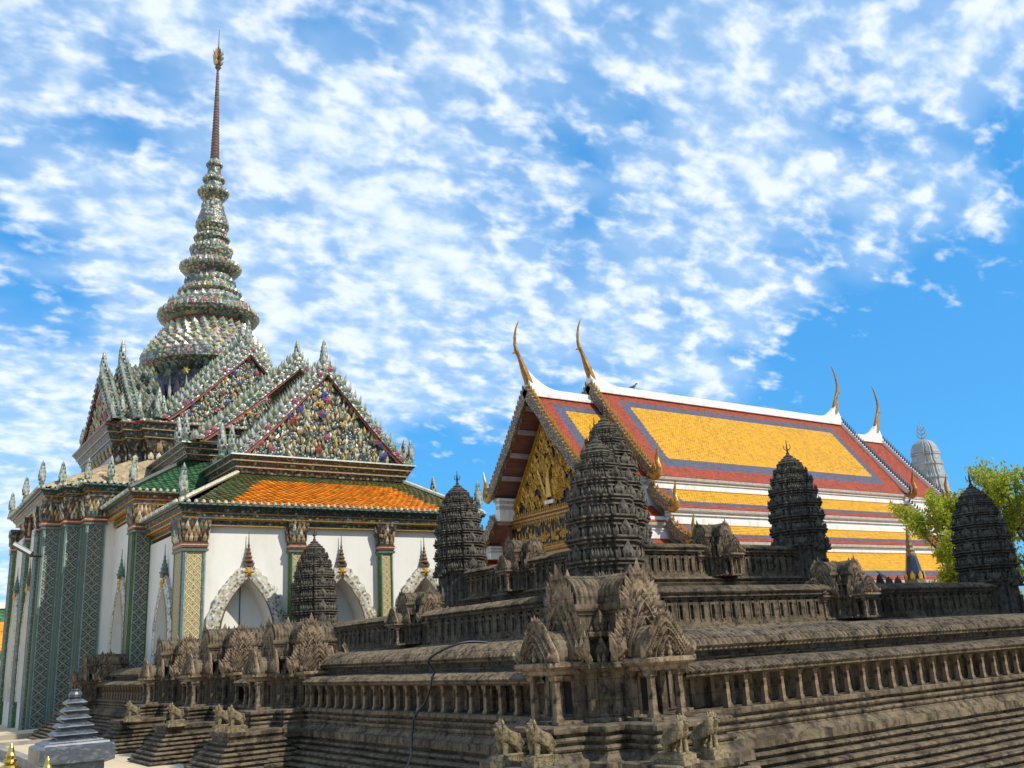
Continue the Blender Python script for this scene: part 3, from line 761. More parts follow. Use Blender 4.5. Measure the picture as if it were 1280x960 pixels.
def window_parts(fr, xc, w, sill, spring, top, y, wf=.42, pd=.60):
    mb = MB(); fr(mb); NS = 24; mb.mat(FLORAL)
    rows = []
    for k in range(NS+1):
        a = -1+2*k/NS; xi, zi = xc+a*w, arch_z(abs(a), spring, top)
        xo, zo = xc+a*(w+wf), arch_z(abs(a), spring-.1, top+wf*1.15)
        e = .05 if k % 2 else 0.0
        rows.append((mb.p(xi, y, zi), mb.p(xi, y+.10, zi), mb.p((xi+xo)/2, y+.15, (zi+zo)/2), mb.p(xo+e*(1 if a > 0 else -1), y+.11, zo+e), mb.p(xo, y, zo)))
    lo = []
    for s_ in (-1, 1):
        lo.append([mb.p(xc+s_*w, y, sill), mb.p(xc+s_*w, y+.10, sill), mb.p(xc+s_*(w+wf/2), y+.15, sill), mb.p(xc+s_*(w+wf), y+.11, sill), mb.p(xc+s_*(w+wf), y, sill)])
    rows = [tuple(lo[0])]+rows+[tuple(lo[1])]
    for a, b_ in zip(rows, rows[1:]):
        for k in range(1, 4): mb.face((a[k], a[k+1], b_[k+1], b_[k]))
    mb.mat(BRN)
    pts = [(xc-w, y+.12, sill)]+[(xc+(-1+2*k/NS)*w, y+.12, arch_z(abs(-1+2*k/NS), spring, top)) for k in range(NS+1)]+[(xc+w, y+.12, sill)]
    mb.tube([tuple(mb.o+mb.r*q[0]+mb.n*q[1]+Vector((0, 0, q[2]))) for q in pts], .035, 5) if False else None
    for a, b_ in zip(pts, pts[1:]):
        mb.quad((a[0], y+.13, a[2]), (b_[0], y+.13, b_[2]), (xc+(b_[0]-xc)*1.045, y+.135, b_[2]+.03), (xc+(a[0]-xc)*1.045, y+.135, a[2]+.03))
        mb.mat(PLASTER); mb.quad((a[0], y, a[2]), (b_[0], y, b_[2]), (b_[0], y+.13, b_[2]), (a[0], y+.13, a[2])); mb.mat(BRN)
    # porcelain leaves and little flowers along the frame
    for k in range(1, NS):
        a = -1+2*k/NS; xm = xc+a*(w+wf*.55); zm = arch_z(abs(a), spring-.05, top+wf*.6)
        mb.mat(rnd.choice([PG, SG, OC, PK, BRN])); mb.flower((xm, y+.115, zm), (0, 1, 0), .06, .015)
    for k in range(6):
        for s_ in (-1, 1):
            mb.mat(rnd.choice([PG, SG, OC, BRN])); mb.flower((xc+s_*(w+wf*.55), y+.125, sill+.2+k*(spring-sill)/6), (0, 1, 0), .06, .015)
    f = mb.build('window_frame', WIH)
    sp = MB(); fr(sp); zt = top+wf*.85
    sp.mat(GOLD); sp.flower((xc, y+.14, top+wf*.45), (0, 1, 0), .17); sp.mat(BRN); sp.box(xc-.15, y-.02, zt, xc+.15, y+.18, zt+.10)
    sp.mat(BRN if rnd.random() < .5 else SG); sp.lathe(xc, y+.10, [(.13, zt+.10), (.15, zt+.14), (.09, zt+.2), (.115, zt+.25), (.07, zt+.32), (.085, zt+.37), (.045, zt+.44), (.06, zt+.48), (.03, zt+.54), (.038, zt+.6), (.018, zt+.66), (.008, zt+.98)], 12)
    sp.build('frame_spire', f)
    pn = MB(); fr(pn); pn.mat(PLASTER); pn.quad((xc-w-.05, y-pd, sill), (xc+w+.05, y-pd, sill), (xc+w+.05, y-pd, top+.05), (xc-w-.05, y-pd, top+.05))
    for x in (0,): pn.mat(BRN); pn.box(xc-.012, y-pd, sill, xc+.02, y-pd+.02, top)
    pn.build('window_panel', f)
# walls of the porch, the middle bay and the main body
wl = MB(); FR(wl)
ARF = [(-2.93, .80, .9, 2.2, 4.12), (0.0, .80, .9, 2.2, 4.12), (2.93, .80, .9, 2.2, 4.12)]
arch_wall(wl, -4.75, 4.75, 0, 5.62, -.22, ARF)
LF(wl, 7.52); ARL = [(13.05, .62, .9, 2.2, 3.95)]
arch_wall(wl, 10.75, 14.6, 0, 5.5, 0, ARL)
LF(wl, 7.25); ARM = [(8.75, .72, .9, 2.5, 4.30)]
arch_wall(wl, 7.05, 10.75, 0, 6.5, 0, ARM)
LF(wl, 5.22); ARW = [(x, .62, .9, 2.6, 4.6) for x in (0.65, 3.75)]
arch_wall(wl, -1.4, 5.7, 0, 7.0, 0, ARW)
wl.frame((12.3, 0, 0), (1, 0, 0), (0, -1, 0)); wl.mat(PLASTER)
wl.frame()
for x0, y0, x1, y1, z1 in ((17.1, 27.2, 17.2, 31, 5.6), (17.2, 31, 17.35, 34.8, 6.6), (19.2, 36, 19.35, 43.2, 7.2), (7.3, 31.0, 17.3, 31.2, 6.6), (5.3, 43.1, 19.2, 43.2, 7.2), (8.0, 43.2, 16.6, 46.7, 7.2), (6.9, 34.72, 7.3, 34.9, 7.2), (17.3, 34.72, 17.8, 34.9, 7.2)):
    wl.box(x0, y0, 0, x1, y1, z1)
wl.build('wall', WIH)
for a in ARF: window_parts(FR, *a, -.22)
for a in ARL: window_parts(lambda m_: LF(m_, 7.52), *a, 0)
for a in ARM: window_parts(lambda m_: LF(m_, 7.25), *a, 0)
for a in ARW: window_parts(lambda m_: LF(m_, 5.22), *a, 0, .3, .12)

def pillar(fr, x0, x1, y0, y1, H, dia, rib, cap_h=.65, lean=.0, side=False):
    """mosaic pillar: front face at local y1, capital from H-cap_h to H"""
    mb = MB(); fr(mb); zt = H-cap_h-.28; w = x1-x0; zb = 0.0
    mb.mat(MOS_D); mb.box(x0+.01, y0, zb, x1-.01, y1-.03, zt)
    e = min(.10, w*.18); ln = lean
    mb.mat(dia); xc = (x0+x1)/2; hw = w/2-e
    mb.quad((x0+e-ln, y1, zb), (x1-e+ln, y1, zb), (x1-e, y1-.015, zt), (x0+e, y1-.015, zt), [(-hw, zb), (hw, zb), (hw, zt), (-hw, zt)])
    for sx, xx in ((-1, x0), (1, x1)):                    # side faces
        d_ = y1-y0-.06; mb.quad((xx, y0, zb), (xx, y1-.06, zb), (xx, y1-.06, zt), (xx, y0, zt), [(-d_/2, zb), (d_/2, zb), (d_/2, zt), (-d_/2, zt)])
    for (xa, mt) in ((x0, rib), (x0+e*.5, PALE), (x1-e, rib), (x1-e*.5, PALE)):
        mb.mat(mt); mb.box(xa+.004, y1-.05, zb, xa+e*.5-.004, y1+.015, zt)
    for yy, mt in ((y1-.16, rib), (y0+.06, rib)):
        mb.mat(mt)
        mb.box(x0-.015, yy, zb, x0+.02, yy+.07, zt); mb.box(x1-.02, yy, zb, x1+.015, yy+.07, zt)
    p_ = mb.build('pillar', WIH)
    cb = MB(); fr(cb); D_ = y1-y0
    def rg(o_, z): return [(x0-o_, y0-o_*.2, z), (x1+o_, y0-o_*.2, z), (x1+o_, y1+o_, z), (x0-o_, y1+o_, z)]
    z = zt
    for mt, hh, o_ in ((SG, .07, .05), (DK, .04, .02), (RD, .05, .04), (CR, .03, .06), (RD, .04, .05), (DK, .05, .03)):
        cb.mat(mt); cb.rings([rg(o_, z), rg(o_+.008, z+hh)]); z += hh
    cb.mat(FRIEZE); cb.rings([rg(.02, z), rg(.03, z+.15), rg(.07, z+.35), rg(.11, H-.05), rg(.12, H-.002)])
    nx = max(3, int(w/.115))
    for row, (zz_, o_, hh) in enumerate(((z, .035, .26), (z+.17, .05, .26), (z+.33, .075, .26))):
        for k in range(nx):
            x = x0 + (k+.5+(.5 if row % 2 else 0))*w/nx
            if x > x1: continue
            cb.mat(rnd.choice([OC, OC, CR, BRN, SG, FRIEZE])); cb.leaf((x, y1+o_, zz_), (0, 1, 0), .105, hh, .045, .22)
        ny = max(2, int(D_/.13))
        for sx, xx in ((-1, x0-o_), (1, x1+o_)):
            for k in range(ny):
                cb.mat(rnd.choice([OC, BRN, CR, SG, FRIEZE])); cb.leaf((xx, y0+(k+.5)*D_/ny, zz_), (sx, 0, 0), .105, hh, .045, .22)
    cb.build('capital', p_)
# porch pillars (front), then the sides
pillar(FR, -4.86, -4.22, -.9, .06, 5.80, DIAG, SG); pillar(FR, 4.22, 4.86, -.9, .06, 5.80, DIAG, SG)
pillar(FR, -1.70, -1.26, -.5, .04, 5.80, DIAG, GRN2); pillar(FR, 1.26, 1.70, -.5, .04, 5.80, DIAG, GRN2)
# corner pillar of the middle bay and the three stepped pillars of the main body
pillar(lambda m_: m_.frame((12.3, 31.0, 0), (1, 0, 0), (0, -1, 0)), -5.3, -4.72, -.62, .10, 6.78, DIAP, GRN2, .6)
pillar(lambda m_: m_.frame((12.3, 31.0, 0), (1, 0, 0), (0, -1, 0)), 4.72, 5.3, -.62, .10, 6.78, DIAP, GRN2, .6)
BD = lambda m_: m_.frame((12.3, 41.8, 0), (1, 0, 0), (0, -1, 0))
for sg in (-1, 1):
    for xa, xb, yf in ((7.15, 6.57, 5.7), (6.57, 6.03, 6.4), (6.03, 5.38, 7.1)):
        a, c = (-xa, -xb) if sg < 0 else (xb, xa)
        pillar(BD, a, c, yf-.72, yf, 7.65, DIAP, SG, .72, .05)
LW = lambda m_: LF(m_, 5.1)
for x in (-1.2, 2.35, 4.95): pillar(LW, x-.2, x+.2, -.3, .06, 7.5, DIAP, GRN2, .7)

# entablatures, cornices and eaves
en = MB()
porch_pl = [(7.42, 31.2), (7.42, 26.95), (17.18, 26.95), (17.18, 31.2)]
mid_pl = [(7.0, 35.0), (7.0, 30.9), (17.6, 30.9), (17.6, 35.0)]
ML = [(-7.15, -5.7), (-6.57, -5.7), (-6.57, -6.4), (-6.03, -6.4), (-6.03, -7.1)]
main_pl = [(12.3+x, 41.8+y) for x, y in ML + [(-x, y) for x, y in ML[::-1]]] + [(19.45, 43.3), (16.7, 43.3), (16.7, 46.8), (7.9, 46.8), (7.9, 43.3), (5.15, 43.3)]
def band(poly, z, items):
    for mt, h_, o0, o1 in items:
        en.mat(mt); stack(en, poly, [(o0, z), (o1, z+h_-.003)]); z += h_
EN = [(GOLD, .035, .02, .03), (MOS_D, .11, .02, .04), (GOLD, .03, .06, .07), (MOS_D, .12, .09, .15), (DK, .06, .2, .22), (SG, .05, .25, .25)]
FZ = [(GOLD, .03, .0, .0), (MOS_D, .12, -.01, -.01), (GOLD, .03, .0, .0)]
band(offset_poly(porch_pl, -.10), 5.62, FZ); band(offset_poly(porch_pl, .02), 5.80, EN)
band(offset_poly(mid_pl, -.16), 6.55, FZ); band(offset_poly(mid_pl, .02), 6.78, EN)
band(offset_poly(main_pl, -.03), 7.65, EN)
en.mat(MOS_D); stack(en, offset_poly(main_pl, -.14), [(0, 6.95), (0, 7.64)])
# white drip buds along the eaves
bd = en
for pl, z_ in ((porch_pl, 6.235), (mid_pl, 7.21), (main_pl, 8.08)):
    op = offset_poly(pl, .27)
    for i in range(len(op)):
        a, c = Vector(op[i]), Vector(op[(i+1) % len(op)]); n = max(1, int((c-a).length/.21))
        for k in range(n):
            q = a.lerp(c, (k+.5)/n); bd.mat(PW if k % 3 else CR); bd.lathe(q.x, q.y, [(.03, z_-.06), (.065, z_-.02), (.055, z_+.04), (.01, z_+.07)], 6)
en.build('entablature', WIH)

# roofs
def orange_field(mt_edge, mt_in, bl, bt, bb=0.0):
    def f(u, v, U, V):
        k = bl + 0.0*v
        return mt_in if (k < u < U-k and bb <= v < V-bt) else mt_edge
    return f
rf = MB()
A, B, Cc, D = (7.62, 26.70, 6.24), (16.98, 26.70, 6.24), (15.1, 28.42, 7.46), (9.5, 28.42, 7.46)
def porch_cf(u, v, U, V):
    t_ = v/V; xl = .115+.03*t_; return T_OR if (xl < u/U < 1-xl and t_ < .80) else T_GR
tile_roof(rf, A, B, Cc, D, .25, .125, porch_cf, .032, 1.0)
tile_roof(rf, (7.2, 31.0, 6.24), (7.2, 26.9, 6.24), (9.4, 28.42, 7.46), (9.4, 31.0, 7.46), .25, .125, lambda u, v, U, V: T_GR if v/V > .7 or u > U-.9 else T_OR, .032, 1.0)
tile_roof(rf, (17.4, 26.9, 6.24), (17.4, 31.0, 6.24), (15.2, 31.0, 7.46), (15.2, 28.42, 7.46), .2, .16, lambda u, v, U, V: T_GR if v/V > .7 else T_OR)
rf.mat(CR)
for a, c in (((7.25, 26.72, 6.27), (9.45, 28.4, 7.52)), ((17.35, 26.72, 6.27), (15.15, 28.4, 7.52))): rf.tube([a, c], .07, 6)
rf.tube([(9.4, 28.42, 7.5), (15.2, 28.42, 7.5)], .05, 6)
rf.build('porch_roof', WIH)
rf = MB()
tile_roof(rf, (6.75, 35.2, 7.22), (6.75, 30.65, 7.22), (8.8, 31.6, 8.45), (8.8, 35.2, 8.45), .25, .125, lambda u, v, U, V: T_GR, .032, 1.0)
tile_roof(rf, (6.75, 30.65, 7.22), (17.85, 30.65, 7.22), (15.8, 31.6, 8.45), (8.8, 31.6, 8.45), .25, .125, lambda u, v, U, V: T_GR, .032, 1.0)
tile_roof(rf, (17.85, 30.65, 7.22), (17.85, 35.2, 7.22), (15.8, 35.2, 8.45), (15.8, 31.6, 8.45), .2, .16, lambda u, v, U, V: T_GR)
rf.mat(DK); rf.tube([(6.72, 30.6, 7.25), (8.8, 31.6, 8.5)], .09, 6)
rf.build('middle_roof', WIH)
UL = [(-4.75, -4.5), (-4.3, -4.5), (-4.3, -5.0), (-3.7, -5.0), (-3.7, -5.4)]
up_pl = [(12.3+x, 41.8+y) for x, y in UL + [(-x, y) for x, y in UL[::-1]]] + [(17.05, 42.7), (15.3, 42.7), (15.3, 45.9), (9.3, 45.9), (9.3, 42.7), (7.55, 42.7)]
rf = MB().mat(T_CR)
lo_, hi_ = offset_poly(main_pl, .18), up_pl
for i in range(len(lo_)):
    a, b_, c, d_ = lo_[i], lo_[(i+1) % len(lo_)], hi_[(i+1) % len(lo_)], hi_[i]
    L_ = (Vector(b_)-Vector(a)).length; n = max(1, int(L_/.17))
    A_, B_, C4, D4 = (Vector((*a, 8.10)), Vector((*b_, 8.10)), Vector((*c, 9.35)), Vector((*d_, 9.35)))
    for k in range(n):
        for j, (h0, h1) in enumerate(((0, .05), (.05, 0))):
            u0, u1 = (k+j*.5)/n, (k+j*.5+.5)/n
            q = [A_.lerp(B_, u0), A_.lerp(B_, u1), D4.lerp(C4, u1), D4.lerp(C4, u0)]
            rf.quad((q[0].x, q[0].y, q[0].z+h0), (q[1].x, q[1].y, q[1].z+h1), (q[2].x, q[2].y, q[2].z+h1), (q[3].x, q[3].y, q[3].z+h0))
rf.build('skirt_roof', WIH)
ub = MB()
ub.mat(FRIEZE); stack(ub, up_pl, [(0, 8.6), (0, 9.32)]); ub.mat(T_CR); stack(ub, up_pl, [(.03, 9.32), (.03, 9.4)])
ub.mat(FRIEZE); stack(ub, up_pl, [(.0, 9.4), (.03, 9.8), (.12, 10.1), (.16, 10.22)]); ub.mat(OC); stack(ub, up_pl, [(.2, 10.223), (.21, 10.26)])
ub.mat(MOS_D); stack(ub, up_pl, [(.19, 10.263), (.30, 10.5)]); ub.mat(OC); stack(ub, up_pl, [(.34, 10.503), (.35, 10.545)]); ub.mat(MOS_D); stack(ub, up_pl, [(.33, 10.548), (.46, 10.75)])
ub.mat(RD); stack(ub, up_pl, [(.48, 10.753), (.5, 10.80)]); ub.mat(MOS_P); stack(ub, up_pl, [(.47, 10.803), (.40, 10.92), (-.3, 11.0)])
op = offset_poly(up_pl, .06)
for i in range(len(op)):
    a, c = Vector(op[i]), Vector(op[(i+1) % len(op)]); e = (c-a); n = max(1, int(e.length/.30)); ou = Vector((e.y, -e.x)).normalized()
    for k in range(n):
        q = a.lerp(c, (k+.5)/n); ub.mat(OC if k % 2 else FRIEZE); ub.leaf((q.x, q.y, 9.72), (ou.x, ou.y, 0), .24, .40, .07, .25)
        ub.mat(CR); ub.leaf((q.x, q.y, 9.42), (ou.x, ou.y, 0), .22, .28, .04)
ub.build('upper_cornice', WIH)

# gables
def gpath(half, zb, H, s): return half*(1-s), zb + H*(s**1.1)
def gable(fr, half, zb, H, y, leafm=(PW, PG, PG, PW), body=2.0, name='gable', panel=True, seed=0, wide=.34, dens=1.0):
    rs = random.Random(seed); mb = MB(); fr(mb)
    N = 26
    for sg in (-1, 1):
        rows = []
        for k in range(N+1):
            s_ = k/N; x, z = gpath(half, zb, H, s_)
            x2, z2 = gpath(half+wide*.9, zb-.02, H+wide*1.5, s_)
            rows.append([(sg*x, z), (sg*x2, z2)])
        mb.mat(MOS_P)
        for a, c in zip(rows, rows[1:]):
            (xa, za), (xa2, za2) = a; (xb, zb_), (xb2, zb2) = c
            mb.quad((xa, y+.18, za), (xb, y+.18, zb_), (xb2, y+.13, zb2), (xa2, y+.13, za2))
            mb.quad((xa2, y+.13, za2), (xb2, y+.13, zb2), (xb2, y-.35, zb2), (xa2, y-.35, za2))
            mb.quad((xa, y-.3, za), (xb, y-.3, zb_), (xb, y+.18, zb_), (xa, y+.18, za))
            mb.quad((xa, y-.3, za), (xa2, y-.35, za2), (xb2, y-.35, zb2), (xb, y-.3, zb_))
        mb.mat(RD)
        for a, c in zip(rows, rows[1:]):
            mb.quad((a[0][0]*.97, y+.12, a[0][1]-.06), (c[0][0]*.97, y+.12, c[0][1]-.06), (c[0][0], y+.12, c[0][1]), (a[0][0], y+.12, a[0][1]))
        L = math.hypot(half, H); n = int(L/.24*dens)
        for k in range(n):
            s_ = (k+.5)/n; x, z = gpath(half+wide*.9, zb-.02, H+wide*1.5, s_)
            for yy in (.06, -.22):
                mb.mat(rs.choice(leafm)); mb.leaf((sg*x, y+yy, z-.04), (sg*.5, .8, 0), .21, .36*rs.uniform(.85, 1.15), .07, .15)
            x, z = gpath(half+wide*.45, zb, H+wide*.8, s_)
            mb.mat(rs.choice([PW, PW, PG, SG, PK, PW])); mb.flower((sg*x, y+.165, z), (0, 1, .1), .12)
    mb.mat(MOS_P); 
    g_ = mb.build(name, WIH)
    if panel:
        pb = MB(); fr(pb); pb.mat(MOS_D); yq = y-.02
        pts = [(-half, zb)] + [(half, zb)] + [gpath(half, zb, H, k/10) for k in range(1, 11)] + [(-gpath(half, zb, H, k/10)[0], gpath(half, zb, H, k/10)[1]) for k in range(9, 0, -1)]
        pb.poly([(x, yq, z) for x, z in pts])
        n = int(half*H*40)
        for k in range(n):
            s_ = 1-math.sqrt(rs.random()); zz_ = zb+H*s_*.96+.05; hw = half*(1-s_)*.95
            x = rs.uniform(-hw, hw)
            pb.mat(rs.choices([PG, OC, CR, SG, YL], [5, 3, 5, 2, 1])[0]); a_ = rs.uniform(-.9, .9)
            pb.leaf((x, yq+.02, zz_-.08), (a_, 1, 0), .13, rs.uniform(.16, .26), .05, rs.uniform(.0, .5))
        n = int(half*H*2.6)
        for k in range(n):
            s_ = 1-math.sqrt(rs.random()); zz_ = zb+H*s_*.93+.15; hw = half*(1-s_)*.9
            pb.mat(rs.choices([PK, BL, RD, YL, PW], [5, 4, 2, 1, 1])[0]); r_ = rs.uniform(.10, .17); x = rs.uniform(-hw, hw)
            pb.flower((x, yq+.10, zz_), (0, 1, 0), r_)
        pb.build('gable_panel', g_)
    if body:                                   # scale covered roof behind the gable
        rb = MB(); fr(rb)
        n = 14; m_ = max(2, int(body/.22))
        for sg in (-1, 1):
            rb.mat(MOS_P); prev = None
            for k in range(n+1):
                x, z = gpath(half+wide*.6, zb, H+wide, k/n)
                cur = [rb.p(sg*x, y-.3, z), rb.p(sg*x, y-.3-body, z)]
                if prev: rb.face((prev[0], prev[1], cur[1], cur[0]))
                prev = cur
            for k in range(n):
                for j in range(m_):
                    x, z = gpath(half+wide*.6, zb, H+wide, (k+.4)/n)
                    rb.mat(rs.choice([PG, PW, SG, PG, DK])); rb.leaf((sg*x, y-.4-(j+.5*(k % 2))*body/m_, z-.05), (sg, .2, 0), .22, .27, .06, .5, False)
        rb.build('gable_roof', g_)
    return g_
# porch gable with its cornice
gc = MB(); 
def gcorn(x0, x1, yf, yb, z):
    pl = rect(x0, yf, x1, yb)
    for mt, h_, o0, o1 in ((FRIEZE, .16, -.12, -.08), (OC, .04, -.02, -.02), (MOS_D, .15, -.04, .04), (OC, .04, .08, .08), (MOS_D, .13, .06, .16), (PW, .05, .18, .17)):
        gc.mat(mt); stack(gc, pl, [(o0, z), (o1, z+h_-.003)]); z += h_
gcorn(9.25, 15.35, 28.2, 31.0, 7.46); gcorn(8.6, 16.0, 31.35, 35.8, 8.45)
gc.build('gable_cornice', WIH)
gable(FR, 2.85, 8.02, 2.95, -1.30, body=2.4, seed=1)
gable(FR, 3.35, 9.0, 2.85, -3.75, body=3.6, seed=2, panel=False)
UF = lambda m_: m_.frame((12.3, 36.2, 0), (1, 0, 0), (0, -1, 0))
gable(UF, 3.2, 10.95, 3.0, .15, body=.4, seed=3, wide=.38); gable(UF, 3.5, 10.95, 3.45, -.75, body=4.0, seed=4, panel=False)
UW = lambda m_: m_.frame((7.5, 39.5, 0), (0, -1, 0), (-1, 0, 0))
gable(UW, 2.75, 10.95, 2.15, .1, body=.4, seed=5, wide=.34); gable(UW, 2.9, 10.95, 2.65, -.6, body=.9, seed=6, panel=False)
UE = lambda m_: m_.frame((16.98, 41.8, 0), (0, 1, 0), (1, 0, 0)); gable(UE, 3.3, 10.95, 3.2, -.2, body=4.0, seed=7, panel=False)
UB = lambda m_: m_.frame((12.3, 47.2, 0), (-1, 0, 0), (0, 1, 0)); gable(UB, 3.3, 10.95, 3.2, -.2, body=4.0, seed=8, panel=False)

# pointed porcelain finials
fm = MB()
fm.mat(SG); fm.lathe(0, 0, [(.16, 0), (.19, .05), (.13, .12), (.15, .18), (.11, .22)], 8)
prof = [(.11, .22), (.19, .30), (.205, .40), (.185, .52), (.145, .66), (.10, .80), (.055, .92), (.01, 1.0)]
fm.mat(PW); fm.lathe(0, 0, prof, 8)
for k, (r_, z_) in enumerate(((.18, .24), (.20, .36), (.17, .50), (.13, .63), (.09, .76))):
    for q in range(6):
        a = q*PI/3+k*.5; fm.mat((PW, PG, SG, DK)[(k+q) % 4]); fm.leaf((r_*math.cos(a), r_*math.sin(a), z_), (math.cos(a), math.sin(a), 0), .13, .16, .03, -.1)
fin0 = fm.build('roof_finial'); nf = [0]
def finial(x, y, z, h, s=None, lean=(0, 0)):
    o = fin0 if nf[0] == 0 else fin0.copy()
    if nf[0]: COL.objects.link(o)
    nf[0] += 1; o.parent = WIH; o.location = (x-12.3, y-41.8, z); s = s or h*.62; o.scale = (s, s, h); o.rotation_euler = (lean[0], lean[1], rnd.random()*3)
finial(12.3, 28.45, 11.25, 1.05); finial(12.3, 30.85, 11.95, 1.1)
finial(12.3, 36.2, 14.25, 1.3); finial(12.3, 37.0, 14.7, 1.0)
finial(7.4, 39.5, 13.35, 1.15); finial(8.1, 39.5, 13.9, 1.2)
for x in (9.15, 15.45):
    finial(x, 28.25, 8.02, .95); finial(x+(-.1 if x < 12 else .1), 28.9, 8.02, 1.15)
for x in (8.6, 16.0): finial(x, 31.4, 9.0, 1.0); finial(x, 32.3, 9.0, 1.1)
for x in (7.35, 17.25): finial(x, 26.85, 6.27, 1.1)
for x in (6.85, 17.75): finial(x, 30.75, 7.22, 1.05)
for x, y in ((4.98, 36.05), (5.62, 35.95), (6.32, 35.15), (6.95, 34.55), (4.9, 39.2), (4.9, 42.9), (17.6, 34.5), (19.4, 36.0)): finial(x, y, 8.08, 1.0)
for x, y in ((7.35, 37.0), (7.6, 36.55), (8.15, 36.25), (8.75, 35.95), (9.0, 36.1), (7.3, 42.4), (15.9, 35.95), (16.9, 36.6)): finial(x, y, 10.95, .95)
finial(8.85, 36.2, 11.0, 1.25)

# the spire
SPX, SPY = 12.3, 41.8
sp = MB()
sp.mat(MOS_V); sp.lathe(SPX, SPY, [(3.3, 10.9), (3.0, 12.2), (2.55, 12.5), (2.45, 13.2), (2.45, 14.25), (2.6, 14.5)], 40, (False, False))
body_prof = [(2.6, 14.5), (2.8, 14.65), (2.95, 14.75), (2.95, 15.0), (2.75, 15.5), (2.3, 16.1), (1.85, 16.65), (1.72, 16.95)]
sp.mat(MOS_P); sp.lathe(SPX, SPY, body_prof, 40, (False, False))
sp.mat(RD); sp.lathe(SPX, SPY, [(1.72, 16.95), (1.85, 17.02), (1.85, 17.1)], 40, (False, False))
up_prof = [(1.85, 17.1), (2.2, 17.25), (2.3, 17.42), (2.2, 17.62), (1.85, 17.95), (1.42, 18.2), (1.34, 18.45), (1.44, 18.6), (1.2, 18.8), (1.12, 19.1), (1.02, 19.5), (1.3, 19.75), (1.4, 19.95), (1.15, 20.2),
           (.85, 20.4), (.95, 20.68), (.98, 20.88), (.75, 21.1), (.7, 21.3), (.82, 21.42), (.8, 21.56), (.6, 21.7), (.62, 21.9), (.78, 22.1), (.75, 22.4), (.62, 22.8), (.5, 23.2), (.48, 23.5), (.6, 23.7),
           (.72, 23.92), (.68, 24.1), (.46, 24.3), (.42, 24.5), (.52, 24.66), (.46, 24.82), (.33, 25.0), (.30, 25.3), (.38, 25.48), (.3, 25.65), (.22, 25.8)]
sp.mat(MOS_P); sp.lathe(SPX, SPY, up_prof, 36, (False, True))
srs = random.Random(12)
def ring(r_, z_, n, w_, h_, mats, lean=.2, th=None, jit=.0):
    r_ *= .95; lean *= .7
    for k in range(n):
        a = 2*PI*(k+jit)/n; c, s_ = math.cos(a), math.sin(a)
        sp.mat(srs.choice(mats)); sp.leaf((SPX+r_*c, SPY+r_*s_, z_), (c, s_, 0), w_, h_*srs.uniform(.88, 1.12), th, lean, False)
def fring(r_, z_, n, rad, mats, tilt=.2):
    r_ *= .965; rad *= .9
    for k in range(n):
        a = 2*PI*(k+.5)/n; c, s_ = math.cos(a), math.sin(a)
        sp.mat(srs.choice(mats)); sp.flower((SPX+r_*c, SPY+r_*s_, z_), (c, s_, tilt), rad)
MX = [PW, PG, PG, SG, PW]; FL = [PW, PW, PK, YL, PG, RD, PW]
for k in range(20):                                            # niches of the drum
    a = 2*PI*k/20; c, s_ = math.cos(a), math.sin(a)
    sp.mat(PW); sp.leaf((SPX+2.5*c, SPY+2.5*s_, 12.75), (c, s_, 0), .2, 1.25, .08)
    sp.mat(PU); sp.leaf((SPX+2.53*math.cos(a+.157), SPY+2.53*math.sin(a+.157), 12.9), (math.cos(a+.157), math.sin(a+.157), 0), .34, 1.0, .04)
    sp.mat(YL if k % 2 else PG); sp.flower((SPX+2.6*c, SPY+2.6*s_, 14.15), (c, s_, 0), .2)
ring(2.6, 14.25, 44, .34, .42, [DK, SG, MOS_D], .9)
fring(2.98, 14.88, 40, .24, [PW, PW, PG, PK, YL, RD, PW, SG], .0)
for z_, r_, n in ((15.12, 2.9, 44), (15.35, 2.8, 42), (15.58, 2.66, 40), (15.8, 2.5, 38), (16.02, 2.33, 34), (16.24, 2.16, 32), (16.45, 2.0, 30), (16.65, 1.86, 28)):
    ring(r_, z_, n, .34, .30, [PG, PW, CR, PG, PW], .55, .16, srs.random())
    fring(r_+.05, z_+.06, n//2, .15, FL, .6)
ring(1.75, 16.8, 40, .24, .32, [SG, PALE, SG], .5)
def flare(r_, z_, n, w_, h_):
    ring(r_*.86, z_-h_*1.05, n, w_, h_*1.0, [SG, MOS_D, DK, SG, PG], .75, None, .5)
    ring(r_, z_-h_*.45, n, w_, h_*.9, MX, .35)
    fring(r_*1.01, z_+h_*.22, max(8, int(n*.62)), w_*.62, FL, .35)
    ring(r_*.90, z_+h_*.25, n, w_*.9, h_*.7, MX, .1)
flare(2.28, 17.45, 44, .32, .40); ring(1.85, 17.9, 34, .3, .34, MX, .2); fring(1.75, 18.05, 26, .15, FL, .5)
flare(1.44, 18.62, 34, .25, .26); ring(1.16, 19.05, 28, .22, .3, [SG, DK, PG], .2)
flare(1.40, 19.95, 34, .25, .30); fring(1.05, 19.35, 22, .13, FL, .2)
flare(.98, 20.88, 28, .2, .24); flare(.82, 21.5, 24, .18, .18); ring(.66, 21.75, 20, .18, .2, MX)
fring(.76, 22.3, 16, .13, [YL, PK, OC, PW, BL, YL], .0); fring(.72, 22.0, 16, .11, [YL, OC, PG, PW], .0); fring(.64, 22.65, 14, .11, [YL, OC, PW, PK], .1); ring(.52, 23.1, 16, .15, .26, MX)
flare(.72, 23.95, 22, .18, .22); flare(.52, 24.66, 18, .14, .16); flare(.38, 25.48, 14, .12, .14)
sp.mat(MOS_P)
spire = sp.build('spire', WIH)
nd = MB(); SPG = material('gilded_spire_shaft', (.12, .075, .06), .45, .3, build=varied((.13, .08, .065), 6, .5, .3, 30, .01))
nd.mat(SPG); pr_ = []
z_ = 25.7
